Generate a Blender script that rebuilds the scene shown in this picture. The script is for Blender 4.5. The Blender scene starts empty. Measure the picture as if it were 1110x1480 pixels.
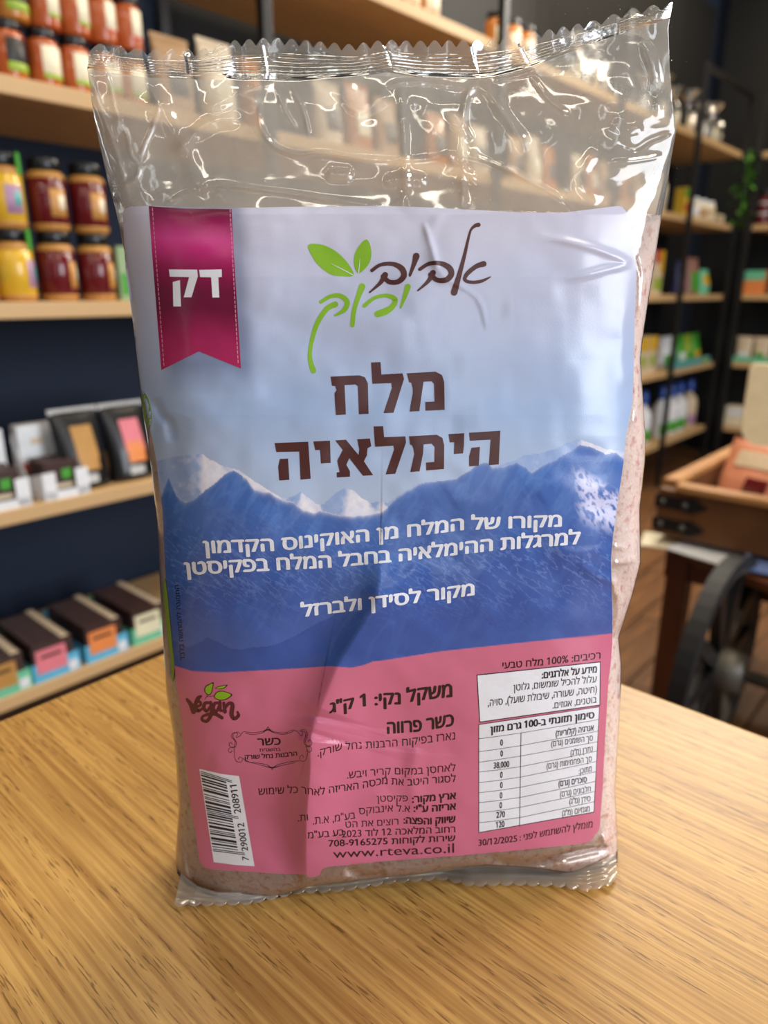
import bpy, bmesh, math, random
import numpy as np
from mathutils import Vector, Matrix
from mathutils.geometry import tessellate_polygon
random.seed(7); rng = np.random.RandomState(7)
SC = bpy.context.scene; COL = SC.collection; PI = math.pi

# ------------------------------------------------------------------ camera
F = 1020.0; PITCH = math.radians(17.4); CH = 0.955; TZ = 0.75
cp, sp = math.cos(PITCH), math.sin(PITCH)
cam = bpy.data.cameras.new('camera'); camo = bpy.data.objects.new('camera', cam); COL.objects.link(camo)
camo.location = (0, 0, CH); camo.rotation_euler = (math.radians(90 - 17.4), 0, 0)
cam.sensor_fit = 'VERTICAL'; cam.sensor_height = 36; cam.lens = F / 1480 * 36
cam.clip_start = 0.01; cam.clip_end = 60
cam.dof.use_dof = True; cam.dof.focus_distance = 0.213; cam.dof.aperture_fstop = 9.8
SC.camera = camo
# ------------------------------------------------------------------ world, lights, exposure
w = bpy.data.worlds.new('world'); SC.world = w; w.use_nodes = True
bg = w.node_tree.nodes['Background']; bg.inputs[0].default_value = (0.80, 0.86, 1.0, 1); bg.inputs[1].default_value = 0.17
def area(name, loc, target, size, power, color, sy=None):
    l = bpy.data.lights.new(name, 'AREA'); l.energy = power; l.color = color; l.size = size
    if sy: l.shape = 'RECTANGLE'; l.size_y = sy
    o = bpy.data.objects.new(name, l); COL.objects.link(o); o.location = loc
    o.rotation_euler = (Vector(target) - Vector(loc)).to_track_quat('-Z', 'Y').to_euler(); return o
area('shop_window_light', (3.0, -1.1, 1.6), (0, .3, .9), 1.7, 122, (.88, .93, 1), 2.0)
area('door_window_light', (.9, -2.5, 1.4), (0, .3, .92), .2, 13, (.85, .92, 1), 2.2)
area('added_streak_light', (-1.9, -1.6, 1.4), (0, .3, .95), .10, 1.6, (.85, .92, 1), 2.0)  # unseen lamp added for vertical streaks on the film wrinkles
area('added_strip_light', (0, -.7, 2.75), (0, .2, .9), 3.2, 11, (1, .90, .74), .045)  # unseen strip added overhead so the film ridges catch light
area('added_strip_light', (0, -1.9, 2.75), (0, .2, .9), 3.6, 9, (1, .90, .74), .05)  # second added strip, further back, for the same ridge highlights
area('rear_window_light', (1.35, 2.5, 2.35), (0, .3, .75), 1.1, 48, (1, .93, .82), 1.1)
WARM = (1, .84, .64)
for i, (x, y, pw) in enumerate([(.75, .75, 9), (-.5, 1.2, 9), (1.6, 1.5, 12), (.9, 3.0, 13), (2.2, 3.6, 18), (1.3, .1, 8), (.2, 1.9, 12)]):
    area('ceiling_spot_light', (x, y, 2.7), (x * .8, y * .95, 0), .22, pw, WARM)
SC.view_settings.view_transform = 'Standard'; SC.view_settings.look = 'None'
SC.view_settings.gamma = 1; SC.view_settings.use_curve_mapping = False
SC.view_settings.exposure = -0.2

# ------------------------------------------------------------------ helpers
def lin(c):
    return tuple(((v / 255) / 12.92 if v / 255 <= .04045 else ((v / 255 + .055) / 1.055) ** 2.4) for v in c)
def ray(px, py):
    vy = (740 - py) / F
    return (px - 555) / F, cp + vy * sp, vy * cp - sp
def newmat(name):
    m = bpy.data.materials.new(name); m.use_nodes = True
    nt = m.node_tree; b = nt.nodes['Principled BSDF']; return m, nt, b
MC = {}
def mat(name, rgb, rough=.5, metal=0, var=.12, scale=30, bump=.0, spec=.5, rgb2=None, coat=0):
    if name in MC: return MC[name]
    m, nt, b = newmat(name); N, L = nt.nodes, nt.links
    tc = N.new('ShaderNodeTexCoord'); nz = N.new('ShaderNodeTexNoise'); nz.inputs['Scale'].default_value = scale; nz.inputs['Detail'].default_value = 4
    L.new(tc.outputs['Object'], nz.inputs['Vector'])
    mx = N.new('ShaderNodeMix'); mx.data_type = 'RGBA'
    c = lin(rgb); c2 = lin(rgb2) if rgb2 else tuple(v * (1 - var) for v in c); c1 = c if rgb2 else tuple(min(1, v * (1 + var)) for v in c)
    mx.inputs[6].default_value = (*c1, 1); mx.inputs[7].default_value = (*c2, 1)
    L.new(nz.outputs['Fac'], mx.inputs[0]); L.new(mx.outputs[2], b.inputs['Base Color'])
    b.inputs['Roughness'].default_value = rough; b.inputs['Metallic'].default_value = metal
    b.inputs['Specular IOR Level'].default_value = spec; b.inputs['Coat Weight'].default_value = coat
    if bump:
        bp = N.new('ShaderNodeBump'); bp.inputs['Strength'].default_value = bump; bp.inputs['Distance'].default_value = .002
        L.new(nz.outputs['Fac'], bp.inputs['Height']); L.new(bp.outputs['Normal'], b.inputs['Normal'])
    MC[name] = m; return m
def thing(name, label, cat, loc=(0, 0, 0), rz=0, group=None, rx=0):
    o = bpy.data.objects.new(name, None); COL.objects.link(o); o.location = loc; o.rotation_euler = (rx, 0, rz)
    o.empty_display_size = .02
    o['label'] = label; o['category'] = cat
    if group: o['group'] = group
    return o
def link(name, me, m, parent=None):
    o = bpy.data.objects.new(name, me); COL.objects.link(o)
    if m: me.materials.append(m)
    if parent: o.parent = parent
    return o
def obj(name, bm, m, parent=None, smooth=False):
    me = bpy.data.meshes.new(name); bmesh.ops.recalc_face_normals(bm, faces=bm.faces[:]); bm.to_mesh(me); bm.free()
    if smooth: me.polygons.foreach_set('use_smooth', [True] * len(me.polygons))
    return link(name, me, m, parent)
def tag(o, label, cat, group=None, kind=None):
    o['label'] = label; o['category'] = cat
    if group: o['group'] = group
    if kind: o['kind'] = kind
    return o
def struct(o): o['kind'] = 'structure'; return o
def box(bm, c, s, rot=None, bev=0):
    r = bmesh.ops.create_cube(bm, size=1.0); vs = r['verts']
    bmesh.ops.scale(bm, vec=s, verts=vs)
    if bev:
        es = list({e for v in vs for e in v.link_edges})
        g = bmesh.ops.bevel(bm, geom=es, offset=bev, segments=2, affect='EDGES', profile=.5); vs = list({v for f in g['faces'] for v in f.verts} | {v for v in vs if v.is_valid})
    M = Matrix.Translation(c)
    if rot is not None: M = M @ rot
    bmesh.ops.transform(bm, matrix=M, verts=vs); return vs
def BX(name, c, s, m, parent=None, bev=0, rot=None):
    bm = bmesh.new(); box(bm, c, s, rot, bev); return obj(name, bm, m, parent)
def lathe(bm, prof, n=24, c=(0, 0, 0), a0=0, a1=2 * PI, cap=True):
    full = abs(a1 - a0 - 2 * PI) < 1e-6; k = n if full else n + 1; rings = []
    for r, z in prof:
        rings.append([bm.verts.new((c[0] + r * math.cos(a0 + (a1 - a0) * i / n), c[1] + r * math.sin(a0 + (a1 - a0) * i / n), c[2] + z)) for i in range(k)])
    for A_, B_ in zip(rings, rings[1:]):
        for i in range(n):
            j = (i + 1) % k
            bm.faces.new((A_[i], A_[j], B_[j], B_[i]))
    if cap and full:
        if prof[0][0] > 1e-5: bm.faces.new(rings[0][::-1])
        if prof[-1][0] > 1e-5: bm.faces.new(rings[-1])
def tube(bm, pts, rad, n=8):
    pts = [Vector(p) for p in pts]; rings = []
    rr = rad if isinstance(rad, (list, tuple)) else [rad] * len(pts)
    for i, p in enumerate(pts):
        t = (pts[min(i + 1, len(pts) - 1)] - pts[max(i - 1, 0)]).normalized()
        u = t.cross(Vector((0, 0, 1)))
        if u.length < 1e-3: u = t.cross(Vector((0, 1, 0)))
        u.normalize(); v = t.cross(u)
        rings.append([bm.verts.new(p + rr[i] * (math.cos(2 * PI * k / n) * u + math.sin(2 * PI * k / n) * v)) for k in range(n)])
    for A_, B_ in zip(rings, rings[1:]):
        for k in range(n): bm.faces.new((A_[k], A_[(k + 1) % n], B_[(k + 1) % n], B_[k]))
    bm.faces.new(rings[0]); bm.faces.new(rings[-1][::-1])
def copytree(r, loc, rz=None, label=None, rx=None):
    c = r.copy(); COL.objects.link(c); c.location = loc
    if rz is not None: c.rotation_euler = (r.rotation_euler.x if rx is None else rx, 0, rz)
    if label: c['label'] = label
    for ch in list(r.children):
        d = ch.copy(); COL.objects.link(d); d.parent = c
        for g in list(ch.children):
            e = g.copy(); COL.objects.link(e); e.parent = d
    return c
def vnoise(x, y, seed=0):
    r = np.random.RandomState(seed); T = r.rand(256, 256)
    xi = np.floor(x).astype(int); yi = np.floor(y).astype(int); fx = x - xi; fy = y - yi
    fx = fx * fx * (3 - 2 * fx); fy = fy * fy * (3 - 2 * fy)
    g = lambda a, b: T[a % 256, b % 256]
    return (g(xi, yi) * (1 - fx) + g(xi + 1, yi) * fx) * (1 - fy) + (g(xi, yi + 1) * (1 - fx) + g(xi + 1, yi + 1) * fx) * fy
def fbm(x, y, seed=0, o=4):
    s = 0; a = .5
    for i in range(o): s = s + a * vnoise(x * 2 ** i + 17.3 * i, y * 2 ** i + 5.1 * i, seed + i); a *= .5
    return s / (1 - .5 ** o)

# ------------------------------------------------------------------ room frames
YA = math.radians(42); AV = Vector((math.sin(YA), math.cos(YA), 0)); NV = Vector((math.cos(YA), -math.sin(YA), 0)); DW = 1.3
RA = math.radians(48); RB = math.radians(-42); SB = 4.22
def PA(s, e, z): p = -NV * (DW + e) + AV * s; return (p.x, p.y, z)       # wall A: s along, e into the shelf
def PB(t, e, z): p = NV * t + AV * (SB + e); return (p.x, p.y, z)          # wall B
def floatbox(name, c, s, rz, m, parent=None, bev=0):
    bm = bmesh.new(); box(bm, (0, 0, 0), s, None, bev); o = obj(name, bm, m, parent); o.location = c; o.rotation_euler = (0, 0, rz); return o

# ------------------------------------------------------------------ structure
M_wall = mat('navy_wall_paint', (15, 33, 56), .75, var=.08, scale=3)
M_dark = mat('charcoal_wall_paint', (17, 19, 20), .8, var=.1, scale=3)
M_black = mat('black_powder_metal', (14, 14, 16), .45, var=.2)
M_shelf = mat('pale_oak_board', (205, 168, 118), .5, var=.1, scale=9)
M_grey = mat('grey_post_metal', (92, 92, 92), .4, .3)
struct(floatbox('wall_left', PA(1.6, .37 + .05, 1.5), (7.2, .1, 3.0), RA, M_wall))
struct(floatbox('wall_back', PB(1.2, .37 + .05, 1.5), (5.6, .1, 3.0), RB, M_dark))
def M_floorwood():
    m, nt, b = newmat('brown_floor_wood'); N, L = nt.nodes, nt.links
    tc = N.new('ShaderNodeTexCoord'); mp = N.new('ShaderNodeMapping'); mp.inputs['Scale'].default_value = (3, 40, 3)
    nz = N.new('ShaderNodeTexNoise'); nz.inputs['Scale'].default_value = 1.5; nz.inputs['Detail'].default_value = 5
    cr = N.new('ShaderNodeValToRGB'); cr.color_ramp.elements[0].color = (*lin((88, 58, 36)), 1); cr.color_ramp.elements[1].color = (*lin((150, 104, 64)), 1)
    cr.color_ramp.elements[0].position = .3; cr.color_ramp.elements[1].position = .75
    L.new(tc.outputs['Object'], mp.inputs['Vector']); L.new(mp.outputs[0], nz.inputs['Vector']); L.new(nz.outputs['Fac'], cr.inputs[0]); L.new(cr.outputs[0], b.inputs['Base Color'])
    b.inputs['Roughness'].default_value = .4; return m
MFW = M_floorwood()
c0 = PA(1.6, -1.6, -.035)
flo = struct(floatbox('floor', c0, (8, 6, .05), RA, mat('floor_base', (80, 55, 38), .6)))
struct(floatbox('ceiling', (c0[0], c0[1], 3.03), (8, 6, .05), RA, mat('dark_ceiling', (38, 37, 36), .8)))
# floor planks near the shelves (children of the floor)
bm = bmesh.new(); box(bm, (0, 0, 0), (1.196, .136, .01), None, .0015); me = bpy.data.meshes.new('plank'); bm.to_mesh(me); bm.free(); me.materials.append(MFW)
for r in range(16):
    for q in range(5):
        o = bpy.data.objects.new('plank', me); COL.objects.link(o); o.parent = flo
        o.location = (-.6 + q * 1.2 - (r % 3) * .4, 2.98 - .37 - .37 + .0 - r * .14 - .15, .0305)
# baseboard
struct(floatbox('baseboard_back', PB(1.2, .36, .05), (5.4, .02, .1), RB, M_black))
struct(floatbox('baseboard_left', PA(1.6, .36, .05), (7, .02, .1), RA, M_black))

# ------------------------------------------------------------------ shelving units
LZ = [1.598, 1.255, .909, .554, .20]; TH = .028; TOP = [z + TH for z in LZ]
SU = thing('shelving_unit', 'long wall shelving with pale oak boards and slim black posts along the navy wall', 'shelving', (0, 0, 0))
POSTS = [-.35, 1.07, 1.93, 2.72, 3.51, 4.17]
for k, (a, b) in enumerate(zip(POSTS, POSTS[1:])):
    for z in LZ:
        floatbox('shelf_board', PA((a + b) / 2, .17, z + TH / 2), (b - a - .004, .34, TH), RA, M_shelf, SU, .002)
for s in POSTS[1:]:
    floatbox('post', PA(s, -.012, .95), (.024, .022, 1.88), RA, M_black, SU, .002)
    floatbox('post', PA(s, .35, .95), (.024, .02, 1.88), RA, M_grey if s < 2 else M_black, SU, .002)
for a, b in list(zip(POSTS[1:], POSTS[2:])) + [(4.17, 4.57)]: floatbox('back_panel', PA((a + b) / 2, .362, 1.22), (b - a - .004, .008, 2.4), RA, mat('added_wall_shade', (10, 11, 12), .7), SU)  # black sheets added to darken the navy wall, standing for shade there
floatbox('top_rail', PA(3.84, -.012, 1.88), (.66, .02, .02), RA, M_black, SU)
SUB = thing('shelving_unit', 'shelving on the back wall beyond the corner with black posts', 'shelving', (0, 0, 0))
for z in LZ:
    floatbox('shelf_board', PB(-.72, .17, z + TH / 2), (1.0, .34, TH), RB, M_shelf, SUB, .002)
for t in (-1.235, -.21):
    floatbox('post', PB(t, -.012, .95), (.03, .022, 1.88), RB, M_black, SUB, .002)

# ------------------------------------------------------------------ table
def oak():
    m, nt, b = newmat('oiled_oak_table'); N, L = nt.nodes, nt.links
    tc = N.new('ShaderNodeTexCoord'); mp = N.new('ShaderNodeMapping'); mp.inputs['Scale'].default_value = (1, 1, 1)
    L.new(tc.outputs['Object'], mp.inputs['Vector'])
    def noise(sx, sy, det=4, dist=0):
        q = N.new('ShaderNodeMapping'); q.inputs['Scale'].default_value = (sx, sy, 1); L.new(tc.outputs['Object'], q.inputs['Vector'])
        n = N.new('ShaderNodeTexNoise'); n.inputs['Scale'].default_value = 1; n.inputs['Detail'].default_value = det; n.inputs['Distortion'].default_value = dist
        L.new(q.outputs[0], n.inputs['Vector']); return n
    n1 = noise(12, 560, 4, .1); n2 = noise(3, 70, 3, .3); n3 = noise(110, 1500, 2)
    cr = N.new('ShaderNodeValToRGB'); e = cr.color_ramp.elements
    e[0].position = .33; e[0].color = (*lin((170, 125, 66)), 1); e[1].position = .66; e[1].color = (*lin((210, 167, 98)), 1)
    L.new(n1.outputs['Fac'], cr.inputs[0])
    mx = N.new('ShaderNodeMix'); mx.data_type = 'RGBA'; mx.blend_type = 'MULTIPLY'; mx.inputs[0].default_value = .8
    c2 = N.new('ShaderNodeValToRGB'); c2.color_ramp.elements[0].color = (.84, .80, .74, 1); c2.color_ramp.elements[0].position = .3; c2.color_ramp.elements[1].color = (1.05, 1.05, 1.0, 1); c2.color_ramp.elements[1].position = .65
    L.new(n2.outputs['Fac'], c2.inputs[0]); L.new(cr.outputs[0], mx.inputs[6]); L.new(c2.outputs[0], mx.inputs[7])
    # pores: short dark dashes
    c3 = N.new('ShaderNodeValToRGB'); c3.color_ramp.elements[0].position = .56; c3.color_ramp.elements[0].color = (0, 0, 0, 1); c3.color_ramp.elements[1].position = .64; c3.color_ramp.elements[1].color = (1, 1, 1, 1)
    n4 = noise(20, 260, 1); c4 = N.new('ShaderNodeMath'); c4.operation = 'MULTIPLY'
    L.new(n3.outputs['Fac'], c3.inputs[0]); L.new(c3.outputs[0], c4.inputs[0]); 
    c5 = N.new('ShaderNodeValToRGB'); c5.color_ramp.elements[0].position = .45; c5.color_ramp.elements[1].position = .58; L.new(n4.outputs['Fac'], c5.inputs[0]); L.new(c5.outputs[0], c4.inputs[1])
    mx2 = N.new('ShaderNodeMix'); mx2.data_type = 'RGBA'; c6 = N.new('ShaderNodeMath'); c6.operation = 'MULTIPLY'; c6.inputs[1].default_value = .7; L.new(c4.outputs[0], c6.inputs[0]); L.new(c6.outputs[0], mx2.inputs[0]); L.new(mx.outputs[2], mx2.inputs[6]); mx2.inputs[7].default_value = (*lin((92, 58, 26)), 1)
    L.new(mx2.outputs[2], b.inputs['Base Color'])
    bp = N.new('ShaderNodeBump'); bp.inputs['Strength'].default_value = .25; bp.inputs['Distance'].default_value = .0004
    L.new(n1.outputs['Fac'], bp.inputs['Height']); L.new(bp.outputs[0], b.inputs['Normal'])
    b.inputs['Roughness'].default_value = .38; b.inputs['Specular IOR Level'].default_value = .45
    return m
M_oak = oak()
TB = thing('wooden_table', 'light oak table in the foreground carrying the bag of salt', 'table', (-.031, .487, 0), math.radians(-41.9))
# local x = dir2 (right-near), local -y = towards near left
BX('tabletop', (.45, -.70, TZ - .015), (.90, 1.40, .03), M_oak, TB, .003)
for x in (.06, .84):
    for y in (-.06, -1.34): BX('leg', (x, y, .36), (.05, .05, .72), M_black, TB, .003)
BX('apron', (.45, -.70, TZ - .06), (.74, 1.22, .06), M_black, TB)

# ------------------------------------------------------------------ the bag: surfaces as real depth
def I(pts, col=0):
    p = np.array(pts, float); return p[:, col], p[:, 1 - col]
Lp = [(130, 65), (126, 100), (133, 150), (143, 205), (156, 262), (168, 305), (177, 350), (188, 410), (193, 460), (197, 520), (203, 575), (210, 620), (219, 680), (225, 740), (229, 800), (232, 860), (236, 930), (240, 1000), (250, 1060), (255, 1110), (258, 1170), (254, 1230), (256, 1262), (264, 1280), (280, 1300), (300, 1320)]
Rp = [(972, 5), (966, 40), (968, 100), (972, 145), (978, 186), (970, 230), (964, 270), (955, 320), (947, 375), (938, 430), (929, 490), (926, 520), (929, 570), (933, 630), (932, 668), (925, 735), (926, 813), (914, 860), (894, 922), (898, 960), (897, 1010), (893, 1080), (889, 1140), (892, 1200), (893, 1246), (888, 1262), (880, 1290)]
def fL(py): return np.interp(py, [p[1] for p in Lp], [p[0] for p in Lp])
def fR(py): return np.interp(py, [p[1] for p in Rp], [p[0] for p in Rp])
SealB = [(128, 100), (160, 104), (215, 112), (290, 115), (380, 117), (430, 119), (530, 110), (560, 104), (610, 112), (690, 115), (714, 112), (760, 100), (850, 65), (966, 27)]
SealT = [(130, 70), (150, 69), (215, 76), (290, 77), (340, 64), (395, 60), (425, 62), (510, 70), (560, 63), (600, 65), (650, 64), (700, 64), (770, 54), (860, 36), (915, 18), (972, 9)]
Bot = [(256, 1262), (264, 1278), (286, 1295), (316, 1304), (347, 1304), (399, 1295), (455, 1283), (518, 1275), (606, 1266), (660, 1257), (704, 1253), (765, 1256), (827, 1264), (871, 1256), (893, 1246)]
def ip(pts, x): return np.interp(x, [p[0] for p in pts], [p[1] for p in pts])
def seg_field(px, py, pts, amp, wl, wr=None, taper=True):
    """ridge along a polyline; wl/wr widths on its left / right side (in picture px)"""
    pts = np.array(pts, float)
    # smooth the polyline
    if len(pts) > 2:
        q = [];
        for i in range(len(pts) - 1):
            p0 = pts[max(i - 1, 0)]; p1 = pts[i]; p2 = pts[i + 1]; p3 = pts[min(i + 2, len(pts) - 1)]
            for t in np.linspace(0, 1, 5)[:-1]:
                q.append(.5 * ((2 * p1) + (-p0 + p2) * t + (2 * p0 - 5 * p1 + 4 * p2 - p3) * t * t + (-p0 + 3 * p1 - 3 * p2 + p3) * t ** 3))
        q.append(pts[-1]); pts = np.array(q)
    W = max(wl, wr or wl) * 3.2
    m = (px > pts[:, 0].min() - W) & (px < pts[:, 0].max() + W) & (py > pts[:, 1].min() - W) & (py < pts[:, 1].max() + W)
    out = np.zeros(px.shape)
    if not m.any(): return out
    x = px[m]; y = py[m]; best = np.full(x.shape, 1e9); side = np.zeros(x.shape); tt = np.zeros(x.shape)
    n = len(pts) - 1
    for i in range(n):
        a, b = pts[i], pts[i + 1]; d = b - a; L2 = max(d @ d, 1e-9)
        t = np.clip(((x - a[0]) * d[0] + (y - a[1]) * d[1]) / L2, 0, 1)
        dx = x - a[0] - t * d[0]; dy = y - a[1] - t * d[1]; D = dx * dx + dy * dy
        c = D < best; best = np.where(c, D, best)
        side = np.where(c, np.sign(d[0] * dy - d[1] * dx), side); tt = np.where(c, (i + t) / n, tt)
    D = np.sqrt(best)
    wd = np.where(side > 0, wl, wr if wr else wl)
    v = np.exp(-(D / wd) ** 2) if wr is None else np.exp(-(D / wd) ** 1.5)
    if taper: v = v * np.clip(np.minimum(tt, 1 - tt) * 5 + .08, 0, 1)
    out[m] = amp * v; return out
mm = .001
# film wrinkles (upper clear zone) and body wrinkles
W_FILM = [
    ([(156, 106), (161, 130), (167, 162), (183, 194), (190, 225), (201, 236)], .55, 2.6),
    ([(201, 236), (208, 212), (222, 180), (228, 153), (213, 122)], .6, 2.6),
    ([(129, 106), (145, 158), (167, 216), (186, 288)], .6, 4),
    ([(201, 236), (197, 257), (174, 272)], .8, 4),
    ([(384, 119), (375, 158), (379, 189), (397, 212), (429, 223), (469, 221), (528, 230), (600, 231), (674, 225), (728, 243), (768, 263), (808, 285), (837, 308)], .9, 3),
    ([(240, 296), (271, 279), (316, 268), (370, 273), (460, 286), (546, 297)], .8, 3),
    ([(420, 126), (438, 158), (447, 198)], .45, 2.6), ([(400, 126), (411, 158), (429, 187)], .4, 2.4),
    ([(768, 109), (793, 144), (823, 166)], .5, 2.6),
    ([(714, 116), (758, 107), (818, 83), (872, 77)], .6, 2.4),
    ([(976, 189), (940, 202), (917, 215), (892, 206)], -.8, 4),
    ([(694, 118), (728, 163), (763, 218)], .9, 9), ([(578, 115), (583, 200), (588, 300)], .8, 7), ([(690, 118), (672, 150), (668, 250), (672, 300)], .9, 5),
    ([(470, 252), (510, 254)], 1.0, 8), ([(552, 264), (585, 258), (618, 262)], 1.0, 7), ([(300, 160), (345, 135), (375, 150)], 1.3, 12),
    ([(250, 225), (300, 180), (350, 170)], .9, 10), ([(650, 175), (672, 190), (680, 205)], .9, 5), ([(640, 222), (665, 240), (688, 262)], .8, 5),
    ([(885, 175), (905, 190), (930, 183)], .7, 9), ([(215, 130), (260, 200), (300, 290)], .9, 14), ([(480, 120), (520, 160), (560, 130)], .8, 9),
    ([(560, 125), (600, 118), (690, 130)], .5, 3), ([(320, 125), (350, 130), (385, 122)], .5, 3), ([(862, 215), (840, 255), (870, 290)], .7, 10),
    ([(930, 60), (948, 110), (952, 170)], .9, 7), ([(880, 235), (920, 232), (960, 225)], .5, 4),
    ([(925, 808), (905, 812), (888, 815)], .7, 3), ([(888, 790), (905, 792)], .6, 3), ([(886, 835), (896, 870), (893, 915)], 1.0, 5),
    ([(922, 365), (930, 400), (926, 460)], .8, 4), ([(930, 480), (922, 560), (918, 620)], .7, 4), ([(205, 560), (216, 610), (213, 660), (222, 740)], 1.2, 4),
    ([(222, 575), (232, 600), (244, 612), (250, 640)], -1.6, 7), ([(218, 660), (228, 760), (238, 880), (246, 990)], .8, 3.5),
    ([(262, 1225), (268, 1262), (275, 1278)], 1.0, 4), ([(700, 1240), (760, 1250), (830, 1236), (890, 1222)], -1.6, 7), ([(872, 1205), (878, 1225)], 1.0, 4),
    ([(245, 1020), (256, 1100), (262, 1180)], .8, 4), ([(500, 1255), (530, 1268), (560, 1262)], -1.2, 9),
]
W_BODY = [   # also felt by the label
    ([(550, 800), (546, 865), (520, 912), (490, 962), (466, 1020), (453, 1060)], 5.0, 24, 75),
    ([(456, 1035), (449, 1075), (449, 1110), (446, 1150), (443, 1200), (444, 1290)], 7.5, 19, 75),
    ([(770, 340), (835, 352), (905, 378), (868, 392), (815, 404)], .8, 6, None), ([(640, 305), (620, 350), (650, 420)], .35, 9, None),
    ([(612, 320), (625, 360), (632, 392)], .5, 5, None),
    ([(905, 430), (900, 500), (907, 560)], .5, 10, None), ([(835, 812), (860, 830), (890, 842)], .7, 9, None), ([(800, 790), (830, 800), (880, 795)], .35, 9, None),
    ([(605, 1080), (596, 1120), (602, 1175)], .5, 12, None), ([(560, 1140), (515, 1180), (490, 1215)], .55, 12, None), ([(300, 1100), (350, 1112), (440, 1118)], .5, 18, None),
    ([(265, 600), (250, 660), (262, 740)], -.8, 16, None), ([(770, 770), (800, 830), (795, 880)], -.5, 22, None), ([(460, 770), (420, 850), (380, 900)], .35, 22, None),
    ([(520, 860), (560, 850), (610, 815)], .3, 8, None), ([(640, 400), (690, 430), (705, 480)], .25, 5, None), ([(470, 430), (560, 460), (640, 470)], .2, 30, None),
]
def field_T(py): return np.interp(py, [60, 110, 150, 200, 260, 310, 400, 600, 800, 1000, 1150, 1230, 1320], [0, .0012, .0045, .0075, .0115, .0155, .019, .0225, .0235, .0225, .0215, .0205, .0195])
def bulge(px, py, film=True):
    Lx, Rx = fL(py), fR(py); s = np.clip((px - Lx) / (Rx - Lx), 0, 1)
    se = np.sqrt(np.clip(1 - np.abs(2 * s - 1) ** np.where(s < .5, 5.5, 3.2), 0, 1))
    bo = ip(Bot, px); u = np.clip((bo - py) / 14, 0, 1); fb = .86 + .14 * np.sqrt(np.clip(1 - (1 - u) ** 2, 0, 1))
    b = field_T(py) * se * fb
    wv = np.zeros(np.shape(px))
    for c in W_BODY: wv = wv + seg_field(px, py, c[0], c[1] * mm, c[2], c[3])
    wv = wv + (fbm(px / 95, py / 95, 3, 3) - .5) * 2.2 * mm
    if film:
        for c in W_FILM: wv = wv + seg_field(px, py, c[0], c[1] * mm * 1.25, c[2])
        wv = wv + (fbm(px / 60, py / 70, 9, 2) - .5) * 1.6 * mm * np.clip((330 - py) / 60, .12, 1)
    return b + wv * np.clip(se * 2.5, 0, 1)
MT = .052
def P3(px, py, b):
    """point on the viewing ray at the bag's real depth (leaning plane minus bulge b)"""
    dx, dy, dz = ray(px, py); Y0 = .212 + .008 * (px - 260) / 630
    k = (Y0 + MT * (CH - TZ) - b) / (dy - MT * dz)
    k = np.minimum(k, np.where(dz < 0, (TZ + .0012 - CH) / np.minimum(dz, -1e-6), 1e9))      # nothing sinks into the table
    return np.stack([k * dx, k * dy, CH + k * dz], -1)
def front(px, py, off=0., film=True):
    px = np.asarray(px, float); py = np.asarray(py, float)
    return P3(px, py, bulge(px, py, film) + off)
def grid_mesh(name, P, m, parent, smooth=True, flip=False, mask=None):
    R, C = P.shape[:2]; idx = np.arange(R * C).reshape(R, C)
    q = np.stack([idx[:-1, :-1], idx[1:, :-1], idx[1:, 1:], idx[:-1, 1:]], -1)
    if mask is not None: q = q[mask]
    q = q.reshape(-1, 4)
    if flip: q = q[:, ::-1]
    me = bpy.data.meshes.new(name); me.vertices.add(R * C); me.vertices.foreach_set('co', P.reshape(-1).astype(np.float32))
    me.loops.add(q.size); me.loops.foreach_set('vertex_index', q.reshape(-1).astype(np.int32))
    me.polygons.add(len(q)); me.polygons.foreach_set('loop_start', np.arange(0, q.size, 4, dtype=np.int32)); me.polygons.foreach_set('use_smooth', np.ones(len(q), bool))
    me.update(calc_edges=True); me.validate()
    return link(name, me, m, parent)
def setcol(me, col):
    a = me.color_attributes.new('Col', 'FLOAT_COLOR', 'POINT'); c = np.ones((len(me.vertices), 4), np.float32); c[:, :3] = col; a.data.foreach_set('color', c.reshape(-1))

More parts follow.
